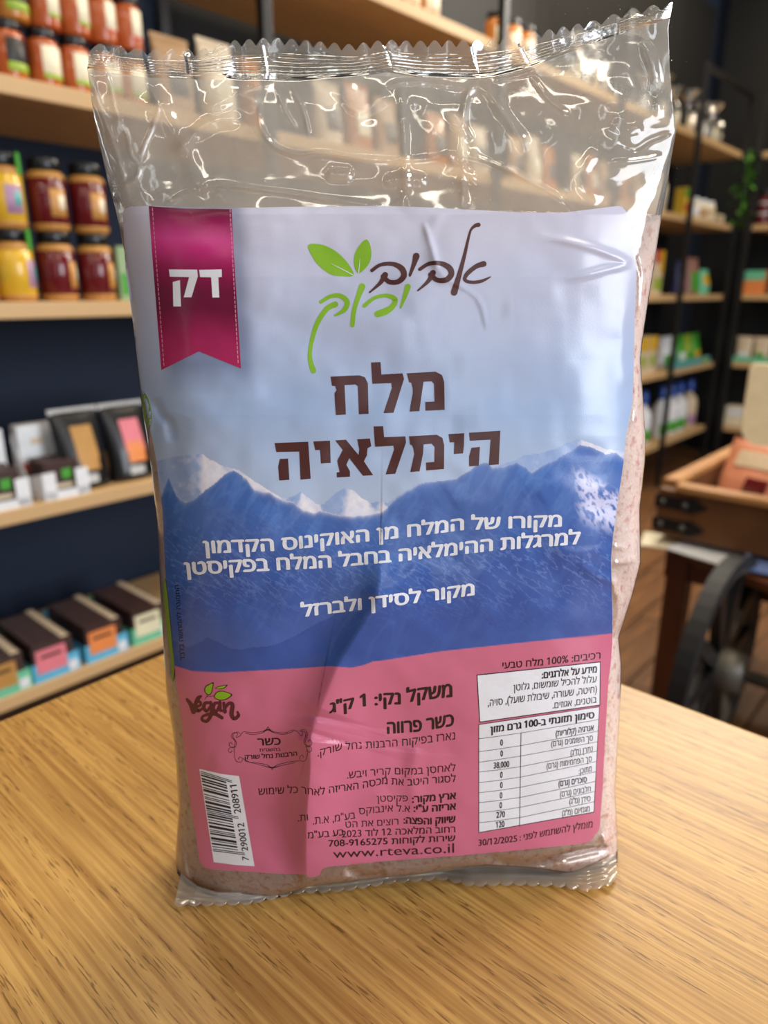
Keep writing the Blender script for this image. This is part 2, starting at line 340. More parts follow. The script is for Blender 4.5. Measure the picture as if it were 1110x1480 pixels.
def film_mat(name, haze, rough=.07, clear_below=None):
    m = bpy.data.materials.new(name); m.use_nodes = True; nt = m.node_tree; N, L = nt.nodes, nt.links; N.clear()
    out = N.new('ShaderNodeOutputMaterial'); tr = N.new('ShaderNodeBsdfTransparent'); tr.inputs[0].default_value = (.97, .97, .95, 1)
    gl = N.new('ShaderNodeBsdfGlossy'); gl.inputs['Roughness'].default_value = rough; gl.inputs[0].default_value = (1, 1, 1, 1)
    fr = N.new('ShaderNodeFresnel'); fr.inputs[0].default_value = 1.64
    df = N.new('ShaderNodeBsdfDiffuse'); df.inputs[0].default_value = (.85, .84, .80, 1); tl = N.new('ShaderNodeBsdfTranslucent'); tl.inputs[0].default_value = (.85, .84, .80, 1)
    a = N.new('ShaderNodeMixShader'); a.inputs[0].default_value = .5; L.new(df.outputs[0], a.inputs[1]); L.new(tl.outputs[0], a.inputs[2])
    tc = N.new('ShaderNodeTexCoord'); nz = N.new('ShaderNodeTexNoise'); nz.inputs['Scale'].default_value = 60; nz.inputs['Detail'].default_value = 5; L.new(tc.outputs['Object'], nz.inputs['Vector'])
    mr = N.new('ShaderNodeMapRange'); mr.inputs[3].default_value = haze * .6; mr.inputs[4].default_value = haze * 1.5; L.new(nz.outputs['Fac'], mr.inputs[0])
    hz_ = mr.outputs[0]
    if clear_below:
        gp = N.new('ShaderNodeNewGeometry'); sx = N.new('ShaderNodeSeparateXYZ'); L.new(gp.outputs['Position'], sx.inputs[0]); m2 = N.new('ShaderNodeMapRange'); m2.inputs[1].default_value = clear_below - .012; m2.inputs[2].default_value = clear_below + .006; m2.inputs[3].default_value = .08; m2.inputs[4].default_value = 1; L.new(sx.outputs[2], m2.inputs[0]); mm_ = N.new('ShaderNodeMath'); mm_.operation = 'MULTIPLY'; L.new(hz_, mm_.inputs[0]); L.new(m2.outputs[0], mm_.inputs[1]); hz_ = mm_.outputs[0]
    h = N.new('ShaderNodeMixShader'); L.new(hz_, h.inputs[0]); L.new(tr.outputs[0], h.inputs[1]); L.new(a.outputs[0], h.inputs[2])
    g = N.new('ShaderNodeMixShader'); L.new(fr.outputs[0], g.inputs[0]); L.new(h.outputs[0], g.inputs[1]); L.new(gl.outputs[0], g.inputs[2])
    bp = N.new('ShaderNodeBump'); bp.inputs['Strength'].default_value = .10; bp.inputs['Distance'].default_value = .0004; n2 = N.new('ShaderNodeTexNoise'); n2.inputs['Scale'].default_value = 160; n2.inputs['Detail'].default_value = 2
    L.new(tc.outputs['Object'], n2.inputs['Vector']); L.new(n2.outputs['Fac'], bp.inputs['Height']); L.new(bp.outputs[0], gl.inputs['Normal']); L.new(bp.outputs[0], fr.inputs['Normal'])
    L.new(g.outputs[0], out.inputs[0]); return m
M_film = film_mat('clear_film', .30, .06, .968); M_seal = film_mat('crimped_film', .22, .16); M_flap = film_mat('clouded_film', .38, .15)  # clear_film haze paints in pale ceiling reflections along with film dust
BAG = thing('salt_bag', 'clear plastic bag of pink salt with a blue and pink label on the oak table', 'bag', (0, .205, TZ))
BI = Matrix.Translation((0, -.205, -TZ))
def own(o): o.matrix_parent_inverse = BI; return o

def st_grid(s, t, top, bot=Bot):
    S, T = np.meshgrid(s, t)
    x0 = 130 + S * 838; xb = 256 + S * 637
    yt = ip(top, x0); yb = ip(bot, xb); Y = yt + (yb - yt) * T
    # true side limits of each nominal row
    X = fL(Y) + (fR(Y) - fL(Y)) * S
    return S, T, X, Y
sv = np.unique(np.concatenate([np.linspace(0, 1, 400), .5 - .5 * np.cos(np.linspace(0, PI, 60))]))
tv = np.unique(np.concatenate([np.linspace(0, .17, 110), np.linspace(.17, .97, 330), np.linspace(.97, 1, 30)]))
S, T, X, Y = st_grid(sv, tv, SealB)
Pf = front(X, Y); 
own(grid_mesh('front_film', Pf, M_film, BAG))
s2 = np.linspace(0, 1, 150); t2 = np.linspace(0, 1, 220)
S2, T2, X2, Y2 = st_grid(s2, t2, SealB)
def back(X2, Y2, S2, off=0):
    b = field_T(Y2) * np.sqrt(np.clip(1 - np.abs(2 * S2 - 1) ** 3, 0, 1)) * .95 + (fbm(X2 / 60, Y2 / 60, 21, 4) - .5) * 3 * mm * np.clip(4 * S2 * (1 - S2) * 3, 0, 1) + off
    P = P3(X2, Y2, -b)
    dx, dy, dz = ray(X2, Y2); kmax = np.where(dz < 0, (TZ + .0012 - CH) / np.minimum(dz, -1e-6), 1e9); k = np.minimum(P[..., 1] / dy, kmax)
    return np.stack([k * dx, k * dy, CH + k * dz], -1)
own(grid_mesh('back_film', back(X2, Y2, S2), M_film, BAG, flip=True))

# salt body
def salt_mat():
    m, nt, b = newmat('pink_salt'); N, L = nt.nodes, nt.links
    tc = N.new('ShaderNodeTexCoord'); vo = N.new('ShaderNodeTexVoronoi'); vo.inputs['Scale'].default_value = 900; L.new(tc.outputs['Object'], vo.inputs['Vector'])
    v2 = N.new('ShaderNodeTexNoise'); v2.inputs['Scale'].default_value = 420; v2.inputs['Detail'].default_value = 3; L.new(tc.outputs['Object'], v2.inputs['Vector'])
    n3 = N.new('ShaderNodeTexNoise'); n3.inputs['Scale'].default_value = 55; n3.inputs['Detail'].default_value = 3; L.new(tc.outputs['Object'], n3.inputs['Vector'])
    cr = N.new('ShaderNodeValToRGB'); e = cr.color_ramp.elements; e[0].position = .30; e[0].color = (*lin((214, 160, 146)), 1); e[1].position = .47; e[1].color = (*lin((240, 218, 210)), 1)
    L.new(v2.outputs['Fac'], cr.inputs[0])
    mx = N.new('ShaderNodeMix'); mx.data_type = 'RGBA'; c2 = N.new('ShaderNodeValToRGB'); c2.color_ramp.elements[0].position = .45; c2.color_ramp.elements[1].position = .75; L.new(n3.outputs['Fac'], c2.inputs[0]); 
    mu = N.new('ShaderNodeMath'); mu.operation = 'MULTIPLY'; mu.inputs[1].default_value = .45; L.new(c2.outputs[0], mu.inputs[0]); L.new(mu.outputs[0], mx.inputs[0])
    L.new(cr.outputs[0], mx.inputs[6]); mx.inputs[7].default_value = (*lin((248, 236, 230)), 1); L.new(mx.outputs[2], b.inputs['Base Color'])
    bp = N.new('ShaderNodeBump'); bp.inputs['Strength'].default_value = .7; bp.inputs['Distance'].default_value = .0005; L.new(vo.outputs['Distance'], bp.inputs['Height']); L.new(bp.outputs[0], b.inputs['Normal'])
    b.inputs['Roughness'].default_value = .45; b.inputs['Subsurface Weight'].default_value = .15; b.inputs['Subsurface Radius'].default_value = (.003, .0018, .0012); b.inputs['Subsurface Scale'].default_value = 1
    return m
M_salt = salt_mat()
saltTop = [(100, 331), (180, 331), (300, 322), (500, 318), (700, 316), (905, 320), (1000, 322)]
ss = np.linspace(.0012, .9988, 330); ts = np.linspace(0, .996, 420)
Ss, Ts, Xs, Ys = st_grid(ss, ts, saltTop)
bs = bulge(Xs, Ys) - .0006; bs = np.maximum(bs, 0) + (fbm(Xs / 3.2, Ys / 3.2, 5, 2) - .5) * .0009 * (bs > .001)
Pfs = P3(Xs, Ys, bs); 
Pbs = back(Xs, Ys, Ss, -.001); Pbs[..., 1] = np.maximum(Pbs[..., 1], Pfs[..., 1])
# cap rows from the front top edge to the back top edge, slightly heaped
cap = []
for q in np.linspace(0, 1, 14)[1:-1]:
    r = Pfs[0] * (1 - q) + Pbs[0] * q; r = r.copy(); r[:, 2] += .002 * math.sin(PI * q) + (fbm(r[:, 0] * 900, r[:, 1] * 900, 8, 2) - .5) * .0014; cap.append(r)
Pall = np.concatenate([Pfs[::-1], np.array(cap), Pbs], 0)
own(grid_mesh('salt', Pall, M_salt, BAG))

# top seal (crimped band with pinked edge)
su = np.linspace(0, 1, 900); tu = np.linspace(0, 1, 42)
SU_, TU_ = np.meshgrid(su, tu); x0 = 130 + SU_ * 842; yb = ip(SealB, 128 + SU_ * 838)
ph = np.interp(x0, [130, 215, 330, 860, 972], [0, 3.0, 8.0, 33.5, 37.5])
yt = ip(SealT, x0) + 3
Yt = yb + (yt - yb) * TU_ - (10.5 * np.abs(np.sin(PI * ph)) ** 1.15 - 1.5) * np.clip(TU_ * 5 - 4, 0, 1); Xt = fL(Yt) + (fR(Yt) - fL(Yt)) * SU_
SEALW = [([(208, 70), (216, 95), (222, 120)], 1.6, 4), ([(376, 60), (382, 90), (386, 122)], 1.5, 4), ([(348, 60), (350, 90), (352, 120)], 1.2, 5), ([(520, 62), (530, 90), (542, 112)], 1.2, 4), ([(552, 62), (560, 90), (566, 106)], 1.2, 4),
         ([(678, 60), (684, 90), (694, 118)], 1.6, 4), ([(742, 56), (752, 76), (766, 104)], 1.5, 4), ([(425, 62), (424, 90), (426, 118)], .8, 5), ([(168, 66), (166, 90), (168, 108)], 1.0, 4), ([(270, 76), (274, 95), (276, 114)], 1.0, 4),
         ([(130, 98), (138, 84), (150, 90), (158, 82)], .6, 2)]
bt = .0006 + .0002 * np.sin(2 * PI * TU_ * 8.5) * np.clip((.80 - TU_) * 12, 0, 1) * (.55 + .9 * vnoise(x0 / 22, Yt / 60, 4)) + (fbm(x0 / 60, Yt / 120, 31, 2) - .5) * .006 + (fbm(x0 / 7, Yt / 3, 33, 2) - .5) * .0001
for c in SEALW: bt = bt + seg_field(Xt, Yt, c[0], c[1] * mm * .4, c[2])
# join smoothly to body
bb = bulge(Xt[0], Yt[0]); wj = np.exp(-(TU_ / .16) ** 2); bt = bt * (1 - wj) + bb[None, :] * wj
own(grid_mesh('top_seal', P3(Xt, Yt, bt), M_seal, BAG))
# bottom seal flap lying on the table in front of the body
Flap = [(252, 1310), (275, 1309), (307, 1309), (360, 1307), (430, 1291), (496, 1288), (562, 1277), (637, 1271), (681, 1281), (739, 1279), (805, 1281), (849, 1288), (880, 1280), (892, 1268)]
fx = np.linspace(0, 1, 700); fy = np.linspace(0, 1, 14); FX, FY = np.meshgrid(fx, fy)
xo = 252 + FX * 640; xi = 262 + FX * 628
yo = ip(Flap, xo) - 3.5 + 4.5 * np.abs(np.sin(PI * FX * 34)) ** .8 * np.clip(FY * 5 - 4, 0, 1); yi = np.minimum(ip(Bot, np.clip(xi, 256, 893)), 1304) - 14
Xf = xi + (xo - xi) * FY; Yf = yi + (yo - yi) * FY
hz = .0022 + .002 * (fbm(Xf / 40, Yf / 400, 41, 2) - .3) + .0002 * np.sin(FY * PI * 7) + (1 - FY) * .004
dx, dy, dz = ray(Xf, Yf); k = (TZ + np.maximum(hz * .6, .0006) - CH) / dz
own(grid_mesh('bottom_seal', np.stack([k * dx, k * dy, CH + k * dz], -1), M_flap, BAG))
# salt dust and loose crystals clinging inside the clear zone
gb = bmesh.new()
def grains(cx, cy, sx, sy, n, r0, r1, film=True):
    xs = cx + rng.randn(n) * sx; ys = cy + rng.randn(n) * sy; P = front(xs, ys, -.0004)
    for p in P:
        r = rng.uniform(r0, r1); v = bmesh.ops.create_icosphere(gb, subdivisions=1, radius=r * mm, matrix=Matrix.Translation(p) @ Matrix.Rotation(rng.rand() * 6, 4, 'Z') @ Matrix.Diagonal((1, .5, .7 + rng.rand() * .6, 1)))
grains(805, 205, 24, 20, 420, .04, .12); grains(915, 95, 22, 34, 300, .06, .17); grains(420, 220, 130, 45, 260, .03, .08); grains(345, 277, 36, 9, 16, .25, .5); grains(740, 285, 70, 10, 26, .1, .3); grains(840, 180, 70, 60, 260, .03, .08); grains(640, 200, 180, 60, 200, .03, .07)
gr = obj('loose_crystals', gb, mat('salt_crystal', (236, 226, 212), .3), BAG); own(gr); gr['kind'] = 'stuff'

# ------------------------------------------------------------------ label
LLp = [(176, 296), (178, 318), (181, 387), (191, 457), (198, 516), (204, 560), (215, 610), (225, 660), (230, 702), (235, 738), (239, 827), (248, 910), (252, 961), (263, 1050), (269, 1106), (275, 1158), (284, 1212), (290, 1262)]
LRp = [(903, 290), (908, 322), (916, 364), (920, 393), (917, 468), (916, 531), (914, 582), (904, 636), (901, 670), (896, 703), (886, 774), (883, 808), (885, 883), (885, 930), (882.6, 961), (879.5, 982), (874, 1077), (871, 1139), (868, 1177), (865, 1230)]
LTp = [(176, 299), (215, 297.5), (333, 300.6), (420, 299), (560, 297.5), (624, 300), (748, 307), (808, 308), (857, 302), (905, 296)]
LBp = [(288, 1256), (302, 1256), (388, 1262), (443, 1264), (446, 1268), (461, 1266), (466, 1256), (474, 1253), (562, 1244), (660, 1237), (748, 1229), (845, 1219), (868, 1213)]
lu = np.linspace(0, 1, 520); lv = np.linspace(0, 1, 700); LU, LV = np.meshgrid(lu, lv)
xt = 178 + LU * 726; xb2 = 289 + LU * 578; LY = ip(LTp, xt) * (1 - LV) + ip(LBp, xb2) * LV
def lL(y): return np.interp(y, [p[1] for p in LLp], [p[0] for p in LLp])
def lR(y): return np.interp(y, [p[1] for p in LRp], [p[0] for p in LRp])
LX = lL(LY) + (lR(LY) - lL(LY)) * LU
# rounded corners: pull the border inwards
def corner(cx, cy, r, sx, sy):
    global LX, LY
    dx = (LX - cx) * sx; dy = (LY - cy) * sy         # distances from the corner, inwards positive
    m = (dx < r) & (dy < r)
    ex = np.where(m, r - dx, 0); ey = np.where(m, r - dy, 0); mxx = np.maximum(np.maximum(ex, ey), 1e-6); ln = np.maximum(np.sqrt(ex ** 2 + ey ** 2), 1e-6)
    f = np.where(m, mxx / ln, 1); LX = np.where(m, cx + sx * (r - ex * f), LX); LY = np.where(m, cy + sy * (r - ey * f), LY)
corner(177.5, 298.5, 13, 1, 1); corner(904, 297, 13, -1, 1); corner(289, 1256, 16, 1, -1); corner(867, 1214, 22, -1, -1)
OFF = .00012
PL = front(LX, LY, OFF)
NR = [(200, 720), (232.6, 717), (243.6, 690), (255, 717), (267, 728), (283, 720), (297, 708), (311, 698), (324, 686), (337, 679), (346, 686), (356, 692), (368, 708), (380, 711), (390, 712), (400, 719), (425, 727), (438, 738), (453, 741), (463, 738), (482, 742), (504, 746), (535, 744), (554, 738), (560, 733), (581, 715), (609, 700), (627, 696), (658, 693), (679, 680), (688, 673), (695, 670), (704, 668), (711, 677), (729, 675), (746, 669), (760, 675), (769, 684), (785, 673), (806, 663), (825, 652), (838, 643), (855, 647), (876, 656), (890, 654), (901, 664), (930, 672)]
FR = [(200, 668), (226, 667), (242, 662), (261, 659), (281, 657), (292, 656), (305, 665), (324, 674), (337, 677), (345, 680), (359, 690), (375, 700), (393, 712), (409, 720), (425, 718), (434, 711), (444, 719), (460, 730), (469, 728), (485, 712), (497, 706), (510, 708), (523, 720), (535, 727), (548, 724), (561, 727), (581, 713), (609, 698), (658, 692), (690, 674), (715, 676), (729, 670), (746, 665), (760, 657), (785, 654), (802, 649), (820, 640), (836, 635), (852, 640), (876, 649), (897, 652), (930, 655)]
PK = [(245, 962), (252, 962), (278, 970), (319, 972), (396, 968), (477, 963), (509, 965), (527, 961), (539, 956), (557, 954), (640, 941), (757, 928.5), (827, 921.5), (885, 915.6), (900, 914)]
R2 = [(250, 925), (272, 936), (285, 930), (300, 921), (318, 929), (330, 936), (350, 939), (365, 935), (390, 934), (412, 926), (430, 917), (450, 905), (475, 893), (500, 880), (560, 895), (640, 905), (760, 890), (890, 880)]
def mixc(a, b, t): return a + (b - a) * np.clip(t, 0, 1)[..., None]
def cc(*c): return np.array(lin(c))
def label_color(x, y):
    n1 = fbm(x / 60, y / 40, 51, 4); n2 = fbm(x / 9, y / 9, 52, 4); jag = (fbm(x / 7, y / 40, 53, 3) - .5) * 5
    sky = mixc(cc(200, 200, 220), cc(160, 184, 222), (y - 330) / 260 + (n1 - .5) * .15)
    sky = mixc(sky, cc(180, 198, 226), (y - 600) / 110 * .8)
    c = sky.copy()
    far = ip(FR, x) + jag * .5; near = ip(NR, x) + jag * .7
    k = (y - far) / np.maximum(near - far, 6)
    snow = mixc(cc(236, 236, 246), cc(206, 211, 236), n2 * 1.5 - .4)
    fcol = mixc(cc(132, 162, 214), cc(168, 188, 228), n2)
    # lit snow on the right-hand flanks of the far peaks
    slope = np.gradient(ip(FR, np.arange(0, 1200))); sl = np.interp(x, np.arange(0, 1200), np.convolve(slope, np.ones(13) / 13, 'same'))
    fc = mixc(fcol, snow, (sl * 2.2 + (n2 - .4) * 1.5 + np.where((x > 430) & (x < 560), k * .9, 0)))
    c = np.where(((y > far) & (y <= near))[..., None], fc, c)
    # near range: ridged streaks running down-left / down-right
    st = 1 - np.abs(2 * fbm((x + y * .55) / 26, (y - x * .3) / 70, 55, 5) - 1); st2 = 1 - np.abs(2 * fbm((x - y * .6) / 22, y / 60, 58, 5) - 1)
    d = (y - near)
    blue = mixc(cc(72, 112, 186), cc(52, 84, 160), d / 150)
    blue = mixc(blue, cc(110, 150, 214), (st - .80) * 2.0 * np.exp(-np.maximum(d, 0) / 110)); blue = mixc(blue, cc(44, 72, 146), (.62 - st2) * 1.6)
    blue = mixc(blue, cc(66, 102, 178), (n1 - .5) * 2.2)
    edge = np.exp(-np.maximum(d, 0) / 2.5)
    snowline = np.where((x > 350) & (x < 560), edge * .9, edge * .25); blue = mixc(blue, cc(222, 228, 244), snowline)
    # the snowy crag on the right
    cx_ = np.clip(1 - np.abs((x - 872) / 46 - (y - 720) * .004), 0, 1); cy_ = np.clip(np.minimum((y - 690 + (x - 868) * -.6) / 16, (768 - y + (x - 860) * .3) / 22), 0, 1)
    cr = 1 - np.abs(2 * fbm((x - y * .5) / 9, (y + x * .4) / 16, 61, 4) - 1)
    cm = np.clip(cx_ * 2, 0, 1) * cy_ * np.clip((cr - .62) * 4.5, 0, 1) * np.clip((x - 822) / 12, 0, 1); blue = mixc(blue, cc(200, 202, 236), cm)
    r2 = ip(R2, x) + jag * .5; blue = mixc(blue, cc(84, 112, 184), np.where((y < r2) & (x < 520), np.clip(1 - (r2 - y) / 60, 0, 1) * .45, 0)); blue = mixc(blue, cc(52, 82, 158), np.where((y > r2), .55, 0) * np.clip((560 - x) / 80, 0, 1))
    wisps = 1 - np.abs(2 * fbm((x + y * .9) / 30, (y - x * .7) / 8, 66, 4) - 1); blue = mixc(blue, cc(120, 150, 214), (wisps - .88) * 4 * np.exp(-((y - 815) / 60) ** 2))
    c = np.where((y > near)[..., None], blue, c)
    pk = ip(PK, x); t = np.clip(y - pk + .5, 0, 1)
    c = mixc(c, np.broadcast_to(cc(200, 108, 138), c.shape), t)
    # printed soft drop shadow of the ribbon
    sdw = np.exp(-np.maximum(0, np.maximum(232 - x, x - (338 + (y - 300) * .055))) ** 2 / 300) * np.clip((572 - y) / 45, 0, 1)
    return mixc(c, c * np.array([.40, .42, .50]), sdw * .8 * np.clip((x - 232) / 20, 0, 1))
# printed paper: vertex colours hold the printed picture, the coat is glossy film
def paper(name, emit=None, rough=.25):
    m, nt, b = newmat(name); N, L = nt.nodes, nt.links
    if emit is None:
        at = N.new('ShaderNodeAttribute'); at.attribute_name = 'Col'; L.new(at.outputs['Color'], b.inputs['Base Color'])
    else:
        nz = N.new('ShaderNodeTexNoise'); nz.inputs['Scale'].default_value = 800; mx = N.new('ShaderNodeMix'); mx.data_type = 'RGBA'; tc = N.new('ShaderNodeTexCoord'); L.new(tc.outputs['Object'], nz.inputs['Vector'])
        c = lin(emit); mx.inputs[6].default_value = (*c, 1); mx.inputs[7].default_value = (*[v * .9 for v in c], 1); L.new(nz.outputs['Fac'], mx.inputs[0]); L.new(mx.outputs[2], b.inputs['Base Color'])
    n2 = N.new('ShaderNodeTexNoise'); n2.inputs['Scale'].default_value = 2600; n2.inputs['Detail'].default_value = 1; t2_ = N.new('ShaderNodeTexCoord'); L.new(t2_.outputs['Object'], n2.inputs['Vector'])
    bp = N.new('ShaderNodeBump'); bp.inputs['Strength'].default_value = .22; bp.inputs['Distance'].default_value = .0001; L.new(n2.outputs['Fac'], bp.inputs['Height']); L.new(bp.outputs[0], b.inputs['Normal'])
    b.inputs['Roughness'].default_value = rough; b.inputs['Specular IOR Level'].default_value = .5; return m
M_print = paper('printed_label')
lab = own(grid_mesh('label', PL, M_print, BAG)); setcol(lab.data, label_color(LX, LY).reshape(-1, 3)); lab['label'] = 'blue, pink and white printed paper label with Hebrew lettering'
def sub(name, bm_or_me, m, colf=None):
    o = link(name, bm_or_me, m, lab); return o
class Flat:
    """collects flat print outlines in picture px, then lays them on the bag's curved front"""
    def __init__(s): s.v = []; s.f = []
    def add(s, verts, faces):
        k = len(s.v); s.v += [tuple(p) for p in verts]; s.f += [[i + k for i in f] for f in faces]
    def poly(s, pts): s.add(pts, [list(range(len(pts)))])
    def stroke(s, pts, closed=False, n=6):
        p = np.array(pts, float); q = []
        for i in range(len(p) - 1):
            p0 = p[max(i - 1, 0)]; p1 = p[i]; p2 = p[i + 1]; p3 = p[min(i + 2, len(p) - 1)]
            for t in np.linspace(0, 1, n + 1)[:-1]: q.append(.5 * ((2 * p1) + (-p0 + p2) * t + (2 * p0 - 5 * p1 + 4 * p2 - p3) * t * t + (-p0 + 3 * p1 - 3 * p2 + p3) * t ** 3))
        q.append(p[-1]); q = np.array(q); d = np.gradient(q[:, :2], axis=0); d /= np.maximum(np.linalg.norm(d, axis=1), 1e-6)[:, None]
        nn = np.stack([-d[:, 1], d[:, 0]], 1); h = q[:, 2:3] / 2; a = q[:, :2] + nn * h; b = q[:, :2] - nn * h
        for c, dd, hh in ((q[0, :2], -d[0], h[0, 0]), (q[-1, :2], d[-1], h[-1, 0])):
            an = math.atan2(dd[1], dd[0]); s.poly([(c[0] + hh * math.cos(an + t), c[1] + hh * math.sin(an + t)) for t in np.linspace(-PI / 2, PI / 2, 8)])
        vs = np.concatenate([a, b]); m = len(q); s.add(vs, [[i, i + 1, m + i + 1, m + i] for i in range(m - 1)])
    def build(s, name, m, lvl=1, step=5, colf=None, film=True):
        bm = bmesh.new(); V = [bm.verts.new((x, y, 0)) for x, y in s.v]
        for f in s.f:
            try: bm.faces.new([V[i] for i in f])
            except ValueError: pass
        bm.normal_update(); bmesh.ops.triangulate(bm, faces=bm.faces[:], ngon_method='EAR_CLIP')
        xs = [v[0] for v in s.v]; ys = [v[1] for v in s.v]
        for ax, lo, hi in ((0, min(xs), max(xs)), (1, min(ys), max(ys))):
            for q in np.arange(math.ceil(lo / step) * step, hi, step):
                co = [0, 0, 0]; co[ax] = q; no = [0, 0, 0]; no[ax] = 1
                bmesh.ops.bisect_plane(bm, geom=bm.verts[:] + bm.edges[:] + bm.faces[:], dist=1e-5, plane_co=co, plane_no=no)
        me = bpy.data.meshes.new(name); bm.to_mesh(me); bm.free(); n = len(me.vertices)
        co = np.empty(n * 3, np.float32); me.vertices.foreach_get('co', co); co = co.reshape(-1, 3).astype(float)
        P = front(co[:, 0], co[:, 1], OFF + .00007 * lvl); me.vertices.foreach_set('co', P.astype(np.float32).reshape(-1))
        me.polygons.foreach_set('use_smooth', [True] * len(me.polygons)); me.update()
        o = sub(name, me, m)
        # make the faces look at the viewer
        nz_ = np.empty(len(me.polygons) * 3, np.float32); me.polygons.foreach_get('normal', nz_); 
        if nz_.reshape(-1, 3)[:, 1].mean() > 0: me.flip_normals()
        if colf: setcol(me, colf(co[:, 0], co[:, 1]))
        return o
TC = {}
def runs(t):
    """logical Hebrew -> left-to-right drawing order, keeping numbers and Latin runs as they are"""
    out = []; cur = ''
    for ch in t:
        if ch.isascii() and (ch.isdigit() or ch.isalpha() or (ch in ',./%-' and cur)): cur += ch
        else:
            if cur: 
                tail = ''
                while cur and cur[-1] in ',.-/': tail = cur[-1] + tail; cur = cur[:-1]
                out.append(cur); out += list(tail); cur = ''
            out.append({'(': ')', ')': '('}.get(ch, ch))
    if cur: out.append(cur)
    return ''.join(out[::-1])
def glyphs(txt, off):
    k = (txt, off)
    if k in TC: return TC[k]
    c = bpy.data.curves.new('t', 'FONT'); c.body = txt; c.fill_mode = 'NONE'; c.resolution_u = 3
    o = bpy.data.objects.new('t', c); COL.objects.link(o); dg = bpy.context.evaluated_depsgraph_get(); dg.update()
    me = bpy.data.meshes.new_from_object(o.evaluated_get(dg)); n = len(me.vertices); co = np.zeros(n * 3, np.float32); me.vertices.foreach_get('co', co); co = co.reshape(-1, 3)[:, :2].astype(float)
    nb = {}
    for e in me.edges:
        i, j = e.vertices; nb.setdefault(i, []).append(j); nb.setdefault(j, []).append(i)
    seen = set(); loops = []
    for i in range(n):
        if i in seen or i not in nb: continue
        lp = [i]; seen.add(i); nx = i + 1 if i + 1 in nb[i] else nb[i][0]
        while nx not in seen:
            lp.append(nx); seen.add(nx); c_n = [q for q in nb[nx] if q not in seen]
            if not c_n: break
            nx = nx + 1 if nx + 1 in c_n else c_n[0]
        loops.append(lp)
    def sar(l): p = co[l]; q = np.roll(p, -1, 0); return ((p[:, 0] * q[:, 1] - q[:, 0] * p[:, 1]).sum()) / 2
    ar = [sar(l) for l in loops]
    def inside(p, l):
        q = co[l]; r = np.roll(q, -1, 0); c_ = (q[:, 1] > p[1]) != (r[:, 1] > p[1])
        with np.errstate(all='ignore'): xx = (r[:, 0] - q[:, 0]) * (p[1] - q[:, 1]) / (r[:, 1] - q[:, 1]) + q[:, 0]
        return int((c_ & (p[0] < xx)).sum()) % 2 == 1
    isH = [any(m is not l and ar[j] * ar[i] < 0 and abs(ar[j]) > abs(ar[i]) and inside(co[l[0]], m) and inside(co[l[len(l) // 2]], m) for j, m in enumerate(loops)) for i, l in enumerate(loops)]
    solids = [(abs(a_), l) for a_, l, h_ in zip(ar, loops, isH) if not h_]; holes = [l for l, h_ in zip(loops, isH) if h_]
    own_ = {k_i: [] for k_i in range(len(solids))}
    for h in holes:
        cs = [(solids[q][0], q) for q in range(len(solids)) if inside(co[h[0]], solids[q][1])]
        if cs: own_[min(cs)[1]].append(h)
    fs = []
    for q, (_, l) in enumerate(solids):
        grp = [l] + own_[q]; flat = [i for g_ in grp for i in g_]
        for t_ in tessellate_polygon([[Vector((co[i][0], co[i][1], 0)) for i in g_] for g_ in grp]): fs.append([flat[i] for i in t_])
    if '1' in txt and 'w' not in txt:     # the plain bar numeral gets its flag
        for l in loops:
            q = co[l]
            if len(l) == 4 and abs(np.ptp(q[:, 1]) - .682) < .01 and abs(np.ptp(q[:, 0]) - .098) < .01:
                x_, k_ = q[:, 0].min(), len(co); co = np.concatenate([co, [(x_ + .03, .682), (x_ - .15, .60), (x_ - .15, .50), (x_ + .03, .58)]]); fs.append([k_, k_ + 1, k_ + 2, k_ + 3])
    bpy.data.meshes.remove(me); bpy.data.objects.remove(o); bpy.data.curves.remove(c)
    if off > 0:      # heavier weight: overlapping shifted copies
        o_ = off * 1.3; base = co; bf = fs; co = []; fs = []
        for q, (ax_, ay_) in enumerate(((-o_, 0), (o_, 0), (0, o_ * .8), (0, -o_ * .3)) if off > .01 else ((-o_, 0), (o_, 0))):
            co.append(base + np.array([ax_, ay_])); fs += [[i + q * len(base) for i in f] for f in bf]
        co = np.concatenate(co)
    TC[k] = (co, fs); return TC[k]
REF = glyphs('ה', 0)[0]; REFH = REF[:, 1].max() - 0.0
DIG = glyphs('8', 0)[0][:, 1].max()
def vlean(x): return np.interp(x, [200, 900], [-.118, .05])
def text(F_, t, base, h, off=0., ref=None, origin=(0, 0), sc=1.0, raw=False):
    """base: baseline polyline from left to right (crop px -> picture px through origin and sc); h letter height (left,right) in the same px"""
    co, fs = glyphs(t if raw else runs(t), off); b = np.array(base, float) / sc + np.array(origin)
    x = co[:, 0]; x0, x1 = x.min(), x.max(); X = b[0, 0] + (x - x0) / (x1 - x0) * (b[-1, 0] - b[0, 0]); Yb = np.interp(X, b[:, 0], b[:, 1])
    hh = np.array(h, float) / sc if isinstance(h, (tuple, list)) else np.array([h, h]) / sc
    H = np.interp(X, [b[0, 0], b[-1, 0]], hh); v = co[:, 1] / (ref or REFH) * H
    F_.add(np.stack([X + vlean(X) * v, Yb - v], 1), fs)
def textquad(F_, t, BL, BR, TL, TR, origin, sc, off=0, raw=True):
    co, fs = glyphs(t if raw else runs(t), off); x = co[:, 0]; y = co[:, 1]; u = (x - x.min()) / (x.max() - x.min()); v = (y - y.min()) / (y.max() - y.min())
    BL, BR, TL, TR = [np.array(q, float) / sc + np.array(origin) for q in (BL, BR, TL, TR)]
    P = (1 - v)[:, None] * ((1 - u)[:, None] * BL + u[:, None] * BR) + v[:, None] * ((1 - u)[:, None] * TL + u[:, None] * TR); F_.add(P, fs)
